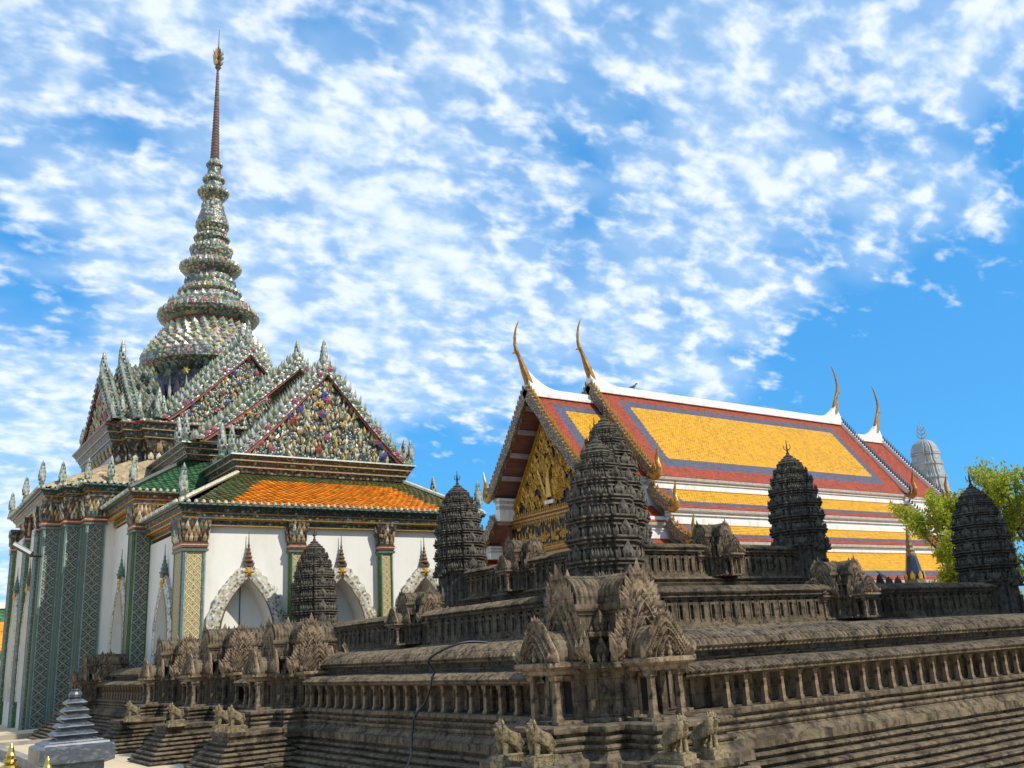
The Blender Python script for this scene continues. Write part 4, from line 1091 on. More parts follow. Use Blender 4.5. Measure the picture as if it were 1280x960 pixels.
while z_ < 30.9:
    r_ = .21*(1-(z_-25.7)/7.2); pr_ += [(r_, z_), (r_*1.12, z_+.05), (r_*.95, z_+.1)]; z_ += .16
nd.lathe(SPX, SPY, pr_ + [(.06, 30.95)], 12)
nd.build('spire_shaft', spire)
cr = MB().mat(SPG); cr.lathe(SPX, SPY, [(.06, 30.9), (.16, 31.05), (.09, 31.15), (.20, 31.32), (.10, 31.45), (.22, 31.62), (.15, 31.85), (.07, 32.1), (.03, 32.35), (.012, 33.3)], 12)
for k in range(8):
    a = k*PI/4; c, s_ = math.cos(a), math.sin(a)
    for z_, r_ in ((31.2, .14), (31.5, .17), (31.75, .15)): cr.mat([SPG, PW, GOLD][k % 3]); cr.leaf((SPX+r_*c, SPY+r_*s_, z_), (c, s_, 0), .16, .3, .05, .4)
cr.build('spire_crown', spire)

# ================================================================== the gilded hall with the yellow roof
HALL = thing('gilded_hall', 'long hall with yellow and red tiled roofs, white ridge and gilded gable', 'temple building', (46.0, 43.0, 0))
WOOD = material('red_brown_boarding', (.16, .062, .052), .6, build=lambda t, b: (
    t.set(b.inputs['Base Color'], t.ramp(t.noise(t.scale(t.obj(), (.6, 6, 6)), 1.2, 5, .6), [(.3, (.10, .038, .035)), (.7, (.23, .10, .075))])),
    t.set(b.inputs['Normal'], t.bump(t.noise(t.scale(t.obj(), (.5, 5, 5)), 2, 4, .6), .3, .03))))
BEAM = material('faded_purple_beam', (.34, .27, .27), .7, build=varied((.34, .27, .27), 3, .3))
BLUEG = mosaic('blue_mirror_mosaic', [(.012, .014, .028), (.02, .022, .045), (.03, .026, .02), (.012, .02, .035)], 16, (.02, .015, .01))
GOLD2 = material('aged_gilding', (.40, .21, .03), .42, .45, build=varied((.40, .21, .03), 9, .5, .3, 40, .01))
GOLD3 = material('brown_gilding', (.30, .15, .03), .45, .4, build=varied((.32, .16, .03), 5, .5, .3, 30, .01))
GMOS = mosaic('gilt_mirror_mosaic', [(.34, .19, .04), (.12, .075, .045), (.45, .27, .05), (.14, .12, .10), (.24, .13, .04), (.17, .15, .12)], 11, (.07, .045, .03))
DKFIN = material('dark_slate_fin', (.06, .06, .075), .5, build=varied((.06, .06, .075), 6, .4))
TIERS = [(0.0, 17.1, 4.8, 10.72), (4.62, 10.05, 6.0, 8.74), (5.85, 7.87, 7.1, 6.80), (6.95, 6.32, 8.7, 4.5)]
def slab_cf(br, bb, top, bot, sidel, sider, sb):
    def f(u, v, U, V):
        dl, dr, dt, db = u, U-u, V-v, v
        k = min((dl-sidel) if sidel else 9, (dr-sider) if sider else 9, (dt-br*top) if top else 9, (db-br*bot) if bot else 9)
        if k < 0: return T_RE
        kk = min((dl-sidel-sb) if sidel else 9, (dr-sider-sb) if sider else 9, (dt-br*top-bb*top) if top else 9, (db-br*bot-bb*bot) if bot else 9)
        return T_BL if kk < 0 else T_YE
    return f
def hall_section(x0, x1, dz, side, name, sl=1.55, sr=1.55, dy=0.0):
    """side = -1 towards the model (visible), +1 beyond the ridge"""
    mb = MB(); S = side
    yy = lambda d_: 43.0 + S*d_
    for k, (d0, z0, d1, z1) in enumerate(TIERS):
        if k: d0 += dy; d1 += dy
        else: d1 += dy; z1 = z1
        z0 += dz; z1 += dz*(1 if k else .0)
        cf = (slab_cf(.95, .60, 1, 1, sl, sr, .75), slab_cf(.36, .34, 0, 1, .9, 1.3, .5), slab_cf(.36, .34, 0, 1, .9, 1.3, .5), slab_cf(.4, .35, 0, 1, .9, 1.3, .5))[k]
        A_, B_, C4, D4 = (x0, yy(d1), z1), (x1, yy(d1), z1), (x1, yy(d0), z0), (x0, yy(d0), z0)
        if S < 0: tile_roof(mb, A_, B_, C4, D4, .17 if k == 0 else .2, .145 if k == 0 else .16, cf, .018, .75)
        else: mb.mat(T_RE); mb.quad(A_, B_, C4, D4)
        mb.mat(WOOD); t_ = .16
        mb.quad((x0, yy(d0), z0-t_-.1), (x1, yy(d0), z0-t_-.1), (x1, yy(d1)-S*.02, z1-t_), (x0, yy(d1)-S*.02, z1-t_))
        for x in (x0, x1): mb.quad((x, yy(d0), z0-.012), (x, yy(d1), z1-.012), (x, yy(d1)-S*.02, z1-t_), (x, yy(d0), z0-t_-.1))
        mb.mat(TRIMG); mb.quad((x0, yy(d1), z1-.008), (x1, yy(d1), z1-.008), (x1, yy(d1)-S*.02, z1-t_), (x0, yy(d1)-S*.02, z1-t_))
        if k < 3:                                  # stepped white boards under the eave, down to the next roof
            nd0 = TIERS[k+1][0]+dy; nz = TIERS[k+1][1]+dz
            zt = z1-t_+.02; hh = zt-nz; a = d1-.12; c_ = nd0+.02
            for q, (f0, f1, o_, mt) in enumerate(((0, .10, .10, WHITE), (.10, .26, .03, TRIMG), (.26, .34, .08, WHITE), (.34, .52, 0, TRIMG), (.52, .60, .07, WHITE), (.60, 1.03, .12, WHITE))):
                yb = yy(a+(c_-a)*f1+o_-.05); ya = yy(a-.5); mb.mat(mt)
                mb.box(x0+.03+.002*q, min(ya, yb), zt-hh*f1+.003, x1-.03-.002*q, max(ya, yb), zt-hh*f0)
    return mb.build(name, HALL)
ridge_dz = {0: -.78, 1: 0.0, 2: -1.05}
for i, (x0, x1, dz, dy, sl, sr) in enumerate(((31.5, 36.4, -.78, -.45, 1.15, 0), (36.3, 60.5, 0.0, 0, 1.55, 1.55), (60.4, 65.4, -1.05, -.5, 2.3, 2.3))):
    for S in (-1, 1): hall_section(x0, x1, dz, S, 'tiled_roof', sl, sr, dy)
def ridge(x0, x1, z, lift0, lift1):
    mb = MB().mat(WHITE); N = 60; rows = []
    for k in range(N+1):
        x = x0+(x1-x0)*k/N; e = 0
        if lift0: e += lift0*max(0, 1-(x-x0)/2.4)**2.2
        if lift1: e += lift1*max(0, 1-(x1-x)/2.4)**2.2
        rows.append([(x, 43-.42, z-.38), (x, 43-.42, z-.22+e*.3), (x, 43-.20, z-.10+e*.7), (x, 43-.17, z+.20+e), (x, 43+.17, z+.20+e), (x, 43+.20, z-.10+e*.7), (x, 43+.42, z-.22+e*.3), (x, 43+.42, z-.38)])
    mb.rings(rows); return mb.build('white_ridge', HALL)
ridge(31.4, 36.2, 16.35, 1.1, 0); ridge(36.2, 60.6, 17.15, 1.15, 1.15); ridge(60.6, 65.5, 16.1, 0, 1.15)

def chofa(x, z, sg, dark=False):
    mb = MB().mat(GOLD3)
    P_ = [(0.35, -.5, .20), (.12, 0, .26), (-.10, .55, .24), (-.30, 1.05, .17), (-.48, 1.5, .12), (-.66, 1.85, .13), (-.74, 2.2, .10), (-.72, 2.7, .085), (-.62, 3.2, .065), (-.46, 3.6, .045), (-.30, 3.85, .015)]
    mb.tube([(x+sg*a, 43, z+b_) for a, b_, r_ in P_], [r_ for a, b_, r_ in P_], 8)
    mb.tube([(x-sg*.60, 43, z+1.75), (x-sg*.85, 43, z+1.72), (x-sg*.98, 43, z+1.62)], [.10, .06, .012], 6)
    return mb.build('ridge_finial', HALL)
chofa(31.45, 16.9, 1); chofa(36.3, 17.8, 1); chofa(60.5, 17.8, -1); chofa(65.4, 16.7, -1)

def naga(mb, x, y, z, s_, S):
    """upturned serpent finial at the foot of a barge board, S = direction away from the ridge along y"""
    P_ = [(-.25, .20, .16), (0, 0, .20), (.30, -.12, .20), (.55, 0.02, .18), (.62, .35, .16), (.50, .70, .14), (.48, 1.0, .11), (.58, 1.35, .07), (.66, 1.75, .02)]
    mb.tube([(x, y+S*a*s_, z+b_*s_) for a, b_, r_ in P_], [r_*s_ for a, b_, r_ in P_], 7)
    for k in range(3): mb.leaf((x, y+S*(.15+.2*k)*s_, z+(.05-.04*k)*s_), (0, S, 0), .26*s_, .5*s_, .08, .2)
def barge(x, d0, z0, d1, z1, S, leafmat, boardmat, name='barge_board', nagas=True, th=.14, hook=1.0, fin=.42):
    mb = MB().mat(boardmat); N = 30; yy = lambda d_: 43+S*d_
    L = math.hypot(d1-d0, z1-z0); nx, nz = (z0-z1)/L, (d1-d0)/L
    rows = []
    for k in range(N+1):
        t_ = k/N; dd = d0+(d1-d0)*t_; z = z0+(z1-z0)*t_ - .16*math.sin(PI*t_)
        wv = .05*math.sin(t_*PI*5)
        rows.append([(x-th, yy(dd-nx*(.34+wv)), z-nz*(.34+wv)), (x-th, yy(dd+nx*.20), z+nz*.20), (x+th, yy(dd+nx*.20), z+nz*.20), (x+th, yy(dd-nx*.34), z-nz*.34)])
    mb.rings(rows)
    mb.mat(leafmat); n = max(5, int(L/(.30 if leafmat is not DKFIN else .22)))
    for k in range(n):
        t_ = (k+.5)/n; dd = d0+(d1-d0)*t_; z = z0+(z1-z0)*t_ - .16*math.sin(PI*t_)
        mb.leaf((x, yy(dd+nx*.16), z+nz*.12), (0, S, 0), .26, fin, .07, .30)
    if nagas: mb.mat(GOLD2 if x < 40 else GOLD3); naga(mb, x, yy(d1-.05), z1-.15, hook, S)
    return mb.build(name, HALL)
for x, dz, lm, bm, dy in ((31.35, -.78, GOLD2, GMOS, -.45), (36.2, 0, GOLD2, GMOS, 0), (60.6, 0, DKFIN, WHITE, 0), (65.5, -1.05, DKFIN, WHITE, -.5)):
    for S in (-1, 1):
        if S == 1 and x > 40: continue
        t0 = TIERS[0]
        barge(x, .0, t0[1]+dz+.12, t0[2]+dy+.1, t0[3]+.1, S, lm, bm, fin=.45)
        for k in (1, 2, 3):
            t_ = TIERS[k]; barge(x, t_[0]+dy, t_[1]+dz+.12, t_[2]+dy+.08, t_[3]+dz+.05, S, lm, bm, hook=.85, fin=.36)
# gable front
pb = MB(); XP = 32.7
pf = lambda m_: m_.frame((XP, 43, 0), (0, -1, 0), (-1, 0, 0))
pf(pb); pb.mat(BLUEG); pb.poly([(-4.15, 0, 9.45), (4.15, 0, 9.45), (0, 0, 15.2)])
pb.mat(GOLD2)
for sg in (-1, 1):
    for (w0, w1, o_) in ((0, .16, .16), (.16, .40, .08)):
        pb.rings([[(sg*(4.2-w0), -.1, 9.45), (sg*(4.2-w1*1.25), -.1, 9.45), (sg*(4.2-w1*1.25), o_, 9.45), (sg*(4.2-w0), o_, 9.45)],
                  [(0+sg*.001, -.1, 15.25-w0*1.45), (0+sg*.001, -.1, 15.25-w1*1.75), (0+sg*.001, o_, 15.25-w1*1.75), (0+sg*.001, o_, 15.25-w0*1.45)]])
ks = random.Random(5)
def kanok(cx, cz, s_, turn, ang):
    pts = []; rad = []
    for k in range(13):
        t_ = k/12; a = ang + turn*(t_*1.55*PI); r_ = s_*(1-t_*.86)
        pts.append(pb.o + pb.r*(cx+math.cos(a)*r_*.6) + pb.n*(.06+.05*t_) + Vector((0, 0, cz+math.sin(a)*r_))); rad.append(s_*.15*(1-.75*t_))
    sv = (pb.o, pb.r, pb.n); pb.frame(); pb.tube([tuple(q) for q in pts], rad, 5); pb.o, pb.r, pb.n = sv
for k in range(250):
    z_ = 9.6 + 5.1*(1-math.sqrt(ks.random())); hw = max(.05, (15.0-z_)/5.6*4.1-.55)
    x = ks.uniform(-hw, hw)
    if abs(x) < .30 and 9.9 < z_ < 11.6: continue
    pb.mat(ks.choice([GOLD2, GOLD2, GOLD])); kanok(x, z_, ks.uniform(.22, .46), ks.choice((-1, 1)), ks.uniform(.3, 2.8))
    pb.leaf((x+ks.uniform(-.2, .2), .06, z_+.05), (ks.uniform(-.5, .5), 1, 0), .17, .42, .09, .2)
pb.mat(GOLD)                                                        # plain pointed niche with a gilt post at the centre
pb.rings([[(-.24, .02, 10.1), (.24, .02, 10.1), (.24, .22, 10.1), (-.24, .22, 10.1)], [(-.15, .02, 11.2), (.15, .02, 11.2), (.15, .26, 11.2), (-.15, .26, 11.2)], [(-.02, .02, 11.9), (.02, .02, 11.9), (.02, .1, 11.9), (-.02, .1, 11.9)]])
for sg in (-1, 1):
    for k in range(5): pb.leaf((sg*(.45+.12*k), .12, 10.15+.3*k), (sg*.4, 1, 0), .24, .7, .1, .1)
pb.mat(WHITE); pb.box(-.42, .0, 9.72, .42, .24, 9.92)
pb.build('carved_pediment', HALL)
bb = MB(); pf(bb)
def teeth(z, n, w0, hh, mt, y, down=False):
    bb.mat(mt)
    for k in range(n):
        x = -w0+(k+.5)*2*w0/n
        if down: bb.poly([(x-w0/n*.9, y, z), (x+w0/n*.9, y, z), (x, y+.02, z-hh)]); bb.poly([(x+w0/n*.9, y-.03, z), (x-w0/n*.9, y-.03, z), (x, y-.01, z-hh)])
        else: bb.leaf((x, y, z), (0, 1, 0), 1.8*w0/n, hh, .06)
bb.mat(GOLD2); bb.box(-4.3, -.3, 9.02, 4.3, .16, 9.14); bb.mat(WOOD); bb.box(-4.3, -.3, 9.143, 4.3, .12, 9.24); bb.mat(GOLD2); bb.box(-4.3, -.3, 9.243, 4.3, .22, 9.36)
bb.mat(GMOS); bb.box(-4.3, -.3, 8.93, 4.3, .10, 9.017)
teeth(9.36, 40, 4.3, .26, GOLD2, .17); teeth(8.93, 44, 4.3, .24, GOLD2, .11, True)
bb.mat(BLUEG); bb.quad((-4.3, .0, 7.5), (4.3, .0, 7.5), (4.3, .0, 8.93), (-4.3, .0, 8.93))
for k in range(9):
    x = -3.9+k*.975; bb.mat(GOLD2)
    for sg in (-1, 1): bb.leaf((x+sg*.16, .05, 7.62), (sg*.3, 1, 0), .16, .95, .06)
    bb.leaf((x, .07, 7.65), (0, 1, 0), .22, .62, .08)
    for q in range(16):
        bb.mat(ks.choice([GOLD2, GOLD])); bb.leaf((x+ks.uniform(.22, .75), .03, 7.55+ks.uniform(0, 1.15)), (ks.uniform(-1, 1), 1, 0), .13, .24, .05, ks.uniform(-.3, .4))
bb.mat(GOLD2); bb.box(-4.35, -.3, 7.12, 4.35, .10, 7.22); bb.mat(WOOD); bb.box(-4.35, -.3, 7.0, 4.35, .06, 7.117); bb.mat(GOLD2); bb.box(-4.35, -.3, 7.223, 4.35, .2, 7.32); bb.box(-4.35, -.3, 6.85, 4.35, .14, 6.997)
teeth(7.32, 40, 4.35, .24, GOLD2, .15); teeth(6.85, 44, 4.35, .26, GOLD2, .11, True)
bb.build('gilded_beam', HALL)
wb = MB()
wb.mat(WOOD); wb.box(32.9, 38.3, 0, 33.1, 47.7, 6.8); wb.mat(WHITE); wb.box(33.2, 36.6, 0, 64.5, 49.4, 6.2); wb.box(33.3, 37.6, 6.2, 64.4, 48.4, 8.3); wb.box(33.4, 38.6, 8.3, 64.3, 47.4, 10.2)
wb.build('wall', HALL)
def purlin(*bx):
    q = MB().mat(BEAM); q.box(*bx); q.build('purlin', HALL)
pl = MB()
                                                        # purlins under the overhanging gable roof
for S in (-1, 1):
    for t_ in (.10, .32, .54, .76, .97):
        d_ = 4.35*t_; z_ = 16.32 + (10.72-16.32)*t_ - .32
        purlin(31.5, 43+S*d_-.13, z_-.16, 33.2, 43+S*d_+.13, z_+.1)
    for d_, z_ in ((4.6, 9.55), (4.75, 9.15), (5.6, 7.75), (5.8, 7.35), (6.8, 6.0)):
        purlin(31.55, 43+S*d_-.55, z_-.16, 33.3, 43+S*d_+.35, z_+.14)
for S in (-1, 1):
    pl = MB().mat(WOOD); pl.box(32.4, min(43+S*4.1, 43+S*6.0), 6.0, 32.6, max(43+S*4.1, 43+S*6.0), 8.9)
    pl.build('eave_bracket', HALL)
bird = MB().mat(material('black_feathers', (.02, .02, .022), .6))
bx, by, bz = 39.9, 43.0, 17.37
bird.rings([[(bx+x, by+r_*math.cos(a), bz+z_+r_*math.sin(a)*.9) for a in [2*PI*k/8 for k in range(8)]] for x, z_, r_ in ((-.42, .10, .02), (-.25, .14, .06), (-.08, .18, .10), (.08, .24, .11), (.18, .34, .075), (.24, .42, .07), (.30, .43, .05), (.40, .42, .008))])
for s_ in (-.04, .04): bird.tube([(bx+.02, by+s_, bz+.13), (bx+.03, by+s_, bz-.02)], .012, 5)
tag(recenter(bird.build('bird'), (bx, by, bz)), 'small dark bird perched on the white roof ridge', 'bird')

# ================================================================== far things
GREYST = material('pale_grey_tile', (.27, .28, .28), .7, build=varied((.27, .28, .28), 1.2, .3, .3, 8, .05))
PR = thing('distant_prang', 'pale grey prang tower rising behind the right end of the gilded hall', 'tower', (150.0, 90.0, 0))
mb = MB().mat(GREYST)
poly = redent(1.0, (1, .5), ((.88, .72), (.80, .80))); poly = [(150+x, 90+y) for x, y in poly]
def prz(R_, z):
    R_ *= .62
    return [(150+(x-150)*R_, 90+(y-90)*R_, z) for x, y in poly]
rg = [prz(8, 0), prz(7.4, 6), prz(6.0, 6.1), prz(5.4, 16), prz(5.2, 17.0)]
zz0 = [17, 20.6, 23.7, 26.4, 28.7, 30.4]; rr0 = [5.1, 4.75, 4.35, 3.95, 3.6, 3.3]
for k in range(5):
    h_ = zz0[k+1]-zz0[k]
    for f_, q in ((1, 0), (.965, .05), (.955, .78), (1.03, .82), (1.04, .93), (.97, 1)):
        R_ = rr0[k]+(rr0[k+1]-rr0[k])*q; rg.append(prz(R_*f_, zz0[k]+h_*q))
rg += [prz(3.35, 30.45), prz(3.1, 31.3), prz(2.5, 32.1), prz(1.6, 32.6), prz(.4, 32.9)]
mb.rings(rg)
for k in range(5):
    for q in range(16):
        a = q*PI/8+.1; R_ = .62*(rr0[k]+rr0[k+1])*.5*.98*(1.0 if q % 2 else .93); mb.leaf((150+R_*math.cos(a), 90+R_*math.sin(a), zz0[k]+.15), (math.cos(a), math.sin(a), 0), 1.0, (zz0[k+1]-zz0[k])*.70, .22)
for q in range(20):
    a = q*PI/10; mb.leaf((150+1.9*math.cos(a), 90+1.9*math.sin(a), 30.5), (math.cos(a), math.sin(a), 0), .7, 1.9, .2, -.25)
mb.build('tower_body', PR)
fm_ = MB().mat(GREYST); fm_.tube([(150, 90, 32.7), (150, 90, 36.2)], [.14, .04], 6)
for z_, l_ in ((33.2, .95), (33.9, .8), (34.6, .6)):
    for k in range(4):
        a = k*PI/2+.5; c, s_ = math.cos(a), math.sin(a)
        fm_.tube([(150, 90, z_-.2), (150+c*l_*.6, 90+s_*l_*.6, z_+.1), (150+c*l_*.85, 90+s_*l_*.85, z_+.5), (150+c*l_*.8, 90+s_*l_*.8, z_+1.0)], [.12, .1, .08, .02], 5)
fm_.build('trident_finial', PR)

CH = thing('small_spire', 'slim dark blue and bronze spire showing above the second gallery before the tree', 'spire', (51.6, 33.0, 0))
mb = MB(); BLT = material('dark_blue_glaze', (.02, .035, .06), .35, build=varied((.02, .038, .065), 5, .5)); BRZ = material('dull_bronze', (.16, .12, .06), .5, .3, build=varied((.17, .13, .065), 6, .5))
mb.mat(BRZ); mb.lathe(51.6, 33, [(.8, 0), (.8, 3.9), (.62, 4.0), (.58, 4.4)], 8)
mb.mat(BLT); mb.rings([[(51.6+r_*math.cos(k*PI/4+.4), 33+r_*math.sin(k*PI/4+.4), z_) for k in range(8)] for r_, z_ in ((.56, 4.4), (.50, 4.7), (.34, 5.6), (.29, 5.75))])
for k in range(8):
    a = k*PI/4+.4; mb.mat(GOLD); mb.leaf((51.6+.57*math.cos(a), 33+.57*math.sin(a), 4.4), (math.cos(a), math.sin(a), 0), .3, .5, .04)
mb.mat(BRZ); mb.lathe(51.6, 33, [(.31, 5.75), (.29, 5.9), (.25, 6.0), (.265, 6.12), (.2, 6.25), (.21, 6.4), (.16, 6.55), (.165, 6.7), (.115, 6.85), (.12, 7.0), (.08, 7.15), (.075, 7.3), (.05, 7.45), (.02, 7.6)], 10)
mb.build('spire_body', CH)

LB = thing('cloister', 'low building with orange and green tiled two tier roof at the left edge', 'building', (0.0, 62.0, 0))
mb = MB()
cfo = lambda u, v, U, V: T_GR if (v < .28*V*.5 or v > V*.72) else T_OR
mb2 = MB()
tile_roof(mb, (-14, 58.4, 2.75), (7.1, 58.4, 2.75), (7.1, 60.6, 5.6), (-14, 60.6, 5.6), .3, .22, cfo, .03)
tile_roof(mb, (-14, 56.6, .95), (7.2, 56.6, .95), (7.2, 58.3, 2.2), (-14, 58.3, 2.2), .3, .22, cfo, .03)
mb.mat(WHITE); mb.box(-14, 60.4, 5.5, 7.15, 60.9, 5.85); mb.box(-14, 58.2, 2.15, 7.2, 58.5, 2.42)
mb.mat(T_GR); mb.quad((-14, 62.8, 2.8), (7.1, 62.8, 2.8), (7.1, 60.7, 5.6), (-14, 60.7, 5.6))
mb.build('tiled_roof', LB)
mb = MB().mat(PLASTER); mb.box(-13.9, 58.5, 0, 7.0, 62.7, 2.7); mb.poly([(7.0, 58.5, 2.7), (7.0, 62.7, 2.7), (7.0, 60.6, 5.4)]); mb.build('wall', LB)

# ================================================================== tree
def leafmat(t, b):
    n = t.noise(t.obj(), .8, 3, .6); n2 = t.noise(t.obj(), 6, 2, .6)
    c = t.ramp(n2, [(.3, (.15, .22, .012)), (.55, (.28, .33, .02)), (.75, (.45, .42, .035))])
    t.set(b.inputs['Base Color'], c); t.set(b.inputs['Roughness'], .55)
    tr = t.new('ShaderNodeBsdfTranslucent'); t.set(tr.inputs['Color'], t.ramp(n2, [(.3, (.34, .46, .02)), (.7, (.68, .64, .06))]))
    ms = t.new('ShaderNodeMixShader'); ms.inputs[0].default_value = .45
    out = [q for q in t.n if q.type == 'OUTPUT_MATERIAL'][0]
    t.l.new(b.outputs[0], ms.inputs[1]); t.l.new(tr.outputs[0], ms.inputs[2]); t.l.new(ms.outputs[0], out.inputs['Surface'])
LEAF = material('young_leaves', (.2, .26, .03), .55, build=leafmat)
BARK = material('brown_bark', (.11, .075, .05), .9, build=varied((.12, .08, .055), 6, .4, .6, 20, .03))
def tree(TX, TY, Ht, spread, label, seed, leaves, base0):
    TR = thing('leafy_tree', label, 'tree', (TX, TY, 0), 'young leafy trees behind the stone model')
    trs = random.Random(seed); tk = MB().mat(BARK); tips = []
    def branch(p, d_, L, r_, lvl):
        pts = [p]; q = p.copy(); dd = d_.copy(); n = 4
        for k in range(n):
            dd = (dd + Vector((trs.uniform(-.2, .2), trs.uniform(-.2, .2), trs.uniform(-.06, .16)))).normalized(); q = q + dd*(L/n); pts.append(q.copy())
        tk.tube([tuple(w) for w in pts], [r_*(1-.6*k/n) for k in range(n+1)], 6 if lvl < 2 else 4)
        if lvl >= 2: tips.extend(pts[1:])
        if lvl < 4:
            for k in range((7, 4, 3, 2)[lvl]):
                t_ = trs.uniform(base0 if lvl == 0 else .3, 1.0); i = min(n-1, int(t_*n)); b0 = pts[i].lerp(pts[i+1], t_*n-i)
                a = trs.uniform(0, 2*PI) if lvl else k*2.4+trs.uniform(-.4, .4); nd_ = (dd*.4 + Vector((math.cos(a)*spread, math.sin(a)*spread, trs.uniform(.1, .7)))).normalized()
                branch(b0, nd_, L*((.42, .62, .62, .6)[lvl])*trs.uniform(.8, 1.2), r_*.5, lvl+1)
    branch(Vector((TX, TY, 0)), Vector((0, 0, 1)), Ht, .16, 0)
    tk.build('trunk', TR); lf = MB().mat(LEAF)
    for q in tips:
        for k in range(leaves):
            c = q + Vector((trs.gauss(0, .16), trs.gauss(0, .16), trs.gauss(0, .15)))
            n = Vector((trs.uniform(-1, 1), trs.uniform(-1, 1), trs.uniform(-.2, 1))).normalized()
            a = n.orthogonal().normalized(); b_ = n.cross(a); th = trs.uniform(0, 2*PI); e = a*math.cos(th)+b_*math.sin(th); g_ = n.cross(e)
            s_ = trs.uniform(.07, .14)
            lf.face([lf.p(*(c-e*s_)), lf.p(*(c+g_*s_*.45+n*.02)), lf.p(*(c+e*s_)), lf.p(*(c-g_*s_*.45+n*.02))])
    lf.build('crown', TR)
tree(45.4, 26.1, 5.8, .52, 'young tree with bright yellow-green leaves rising directly left of the rightmost dark tower', 21, 15, .16)
tree(44.9, 26.0, 3.6, .6, 'low bushy young tree with lime green leaves in front of the taller tree', 58, 16, .12)
tree(46.4, 23.4, 5.6, .55, 'thin young tree with loose leaves behind the rightmost dark tower', 33, 8, .3)

# ================================================================== foreground at the left
MARB = material('blue_grey_marble', (.3, .34, .38), .35, build=lambda t, b: (
    t.set(b.inputs['Base Color'], t.ramp(t.noise(t.scale(t.obj(), (5, 5, 9)), 2.2, 8, .7, 1.6), [(.25, (.032, .040, .052)), (.5, (.050, .060, .074)), (.62, (.13, .14, .152)), (.75, (.055, .065, .078))])),
    t.set(b.inputs['Normal'], t.bump(t.noise(t.obj(), 40, 5, .7), .15, .004))))
PX, PY = 1.35, 7.42
mb = MB().mat(MARB); rects = []
def sq(h_, z): return [(PX-h_, PY-h_, z), (PX+h_, PY-h_, z), (PX+h_, PY+h_, z), (PX-h_, PY+h_, z)]
rg = [sq(.17, 0), sq(.17, 1.04), sq(.18, 1.06), sq(.18, 1.12), sq(.235, 1.14), sq(.235, 1.235), sq(.225, 1.245), sq(.205, 1.25), sq(.20, 1.262), sq(.17, 1.267), sq(.165, 1.275), sq(.13, 1.28)]
z_ = 1.285; h_ = .128
for k in range(5):
    rg += [sq(h_-.016, z_), sq(h_-.014, z_+.010), sq(h_+.004, z_+.020), sq(h_+.010, z_+.026), sq(h_+.008, z_+.032), sq(h_-.018, z_+.050)]; z_ += .051; h_ *= .825
rg += [sq(.03, z_)]
mb.rings(rg); mb.lathe(PX, PY, [(.022, z_-.01), (.040, z_+.012), (.046, z_+.03), (.038, z_+.046), (.024, z_+.054), (.03, z_+.058), (.028, z_+.066)], 14)
tag(recenter(mb.build('marble_post'), (PX, PY, 0)), 'square blue-grey marble post with stepped pointed top at lower left', 'post')
BRASS = material('polished_brass', (.62, .42, .10), .22, .95, build=varied((.62, .42, .10), 8, .35))
def fpost(x, y, zt, label, s=1.0):
    m0 = MB().mat(BRASS); m0.lathe(x, y, [(.022, 0), (.022, zt-.17*s)], 10)
    o = m0.build('fence_post')
    m1 = MB().mat(BRASS); m1.lathe(x, y, [(.024*s, zt-.17*s), (.05*s, zt-.145*s), (.055*s, zt-.125*s), (.04*s, zt-.105*s), (.022*s, zt-.098*s), (.034*s, zt-.088*s), (.03*s, zt-.076*s), (.016*s, zt-.068*s), (.024*s, zt-.058*s), (.017*s, zt-.045*s), (.012*s, zt-.02*s), (.003*s, zt)], 16)
    tag(recenter(o, (x, y, 0)), label, 'fence post', 'brass fence posts'); WLOC[o.name] = Vector((x, y, 0))
    m1.build('finial', o)
fpost(1.0, 7.61, 1.275, 'brass fence post whose round finial shows at the far left bottom corner', 1.35)
fpost(1.15, 7.08, 1.205, 'brass fence post with only its tip showing before the marble post', 1.2)
KB = material('grey_kerb_stone', (.23, .215, .185), .85, build=varied((.24, .22, .19), 3, .35, .3, 20, .01))
mb = MB().mat(KB)
for x0, y0, x1, y1, z1, mt in ((3.05, 15.5, 3.25, 27.2, .2, KB), (3.05, 27.2, 5.2, 27.45, .2, KB), (3.255, 8, 5.0, 27.19, .12, PAVE)): mb.mat(mt).box(x0, y0, -.1, x1, y1, z1)
tag(recenter(mb.build('stone_kerb'), (3.2, 21, 0)), 'low grey stone kerb on the paving left of the temple model', 'kerb')
mb = MB().mat(PAVE); mb.box(-8, 31.5, -.1, 20.5, 34.5, .10) if False else mb.box(-9, 32.2, -.1, 7.0, 34.4, .14); mb.box(7.0, 33.2, -.1, 21, 34.4, .14); mb.box(-9, 34.4, -.1, 21, 51, .02)
tag(recenter(mb.build('plinth_step'), (6, 34, 0)), 'sunlit cream stone step at the foot of the mosaic pillars', 'step')

CAB = MB().mat(material('black_rubber', (.010, .010, .011), .45))
pts = [(6.75, 10.35, 1.80), (6.45, 10.38, 1.83), (6.22, 10.44, 1.79), (6.05, 10.58, 1.70), (6.0, 10.66, 1.62), (6.12, 10.72, 1.50), (6.08, 10.72, 1.42), (6.06, 10.75, 1.28), (6.02, 10.82, 1.12), (5.92, 10.90, .97), (5.86, 10.86, .8), (5.78, 10.75, .66), (5.70, 10.62, .54), (5.5, 10.4, .40), (5.2, 10.1, .15), (4.9, 9.8, .02)]
def cr_spline(P_, n=6):
    out = []; P_ = [Vector(q) for q in P_]
    for i in range(len(P_)-1):
        p0, p1, p2, p3 = P_[max(0, i-1)], P_[i], P_[i+1], P_[min(len(P_)-1, i+2)]
        for k in range(n):
            t_ = k/n; out.append(.5*((2*p1)+(p2-p0)*t_+(2*p0-5*p1+4*p2-p3)*t_*t_+(3*p1-p0-3*p2+p3)*t_**3))
    return out+[P_[-1]]
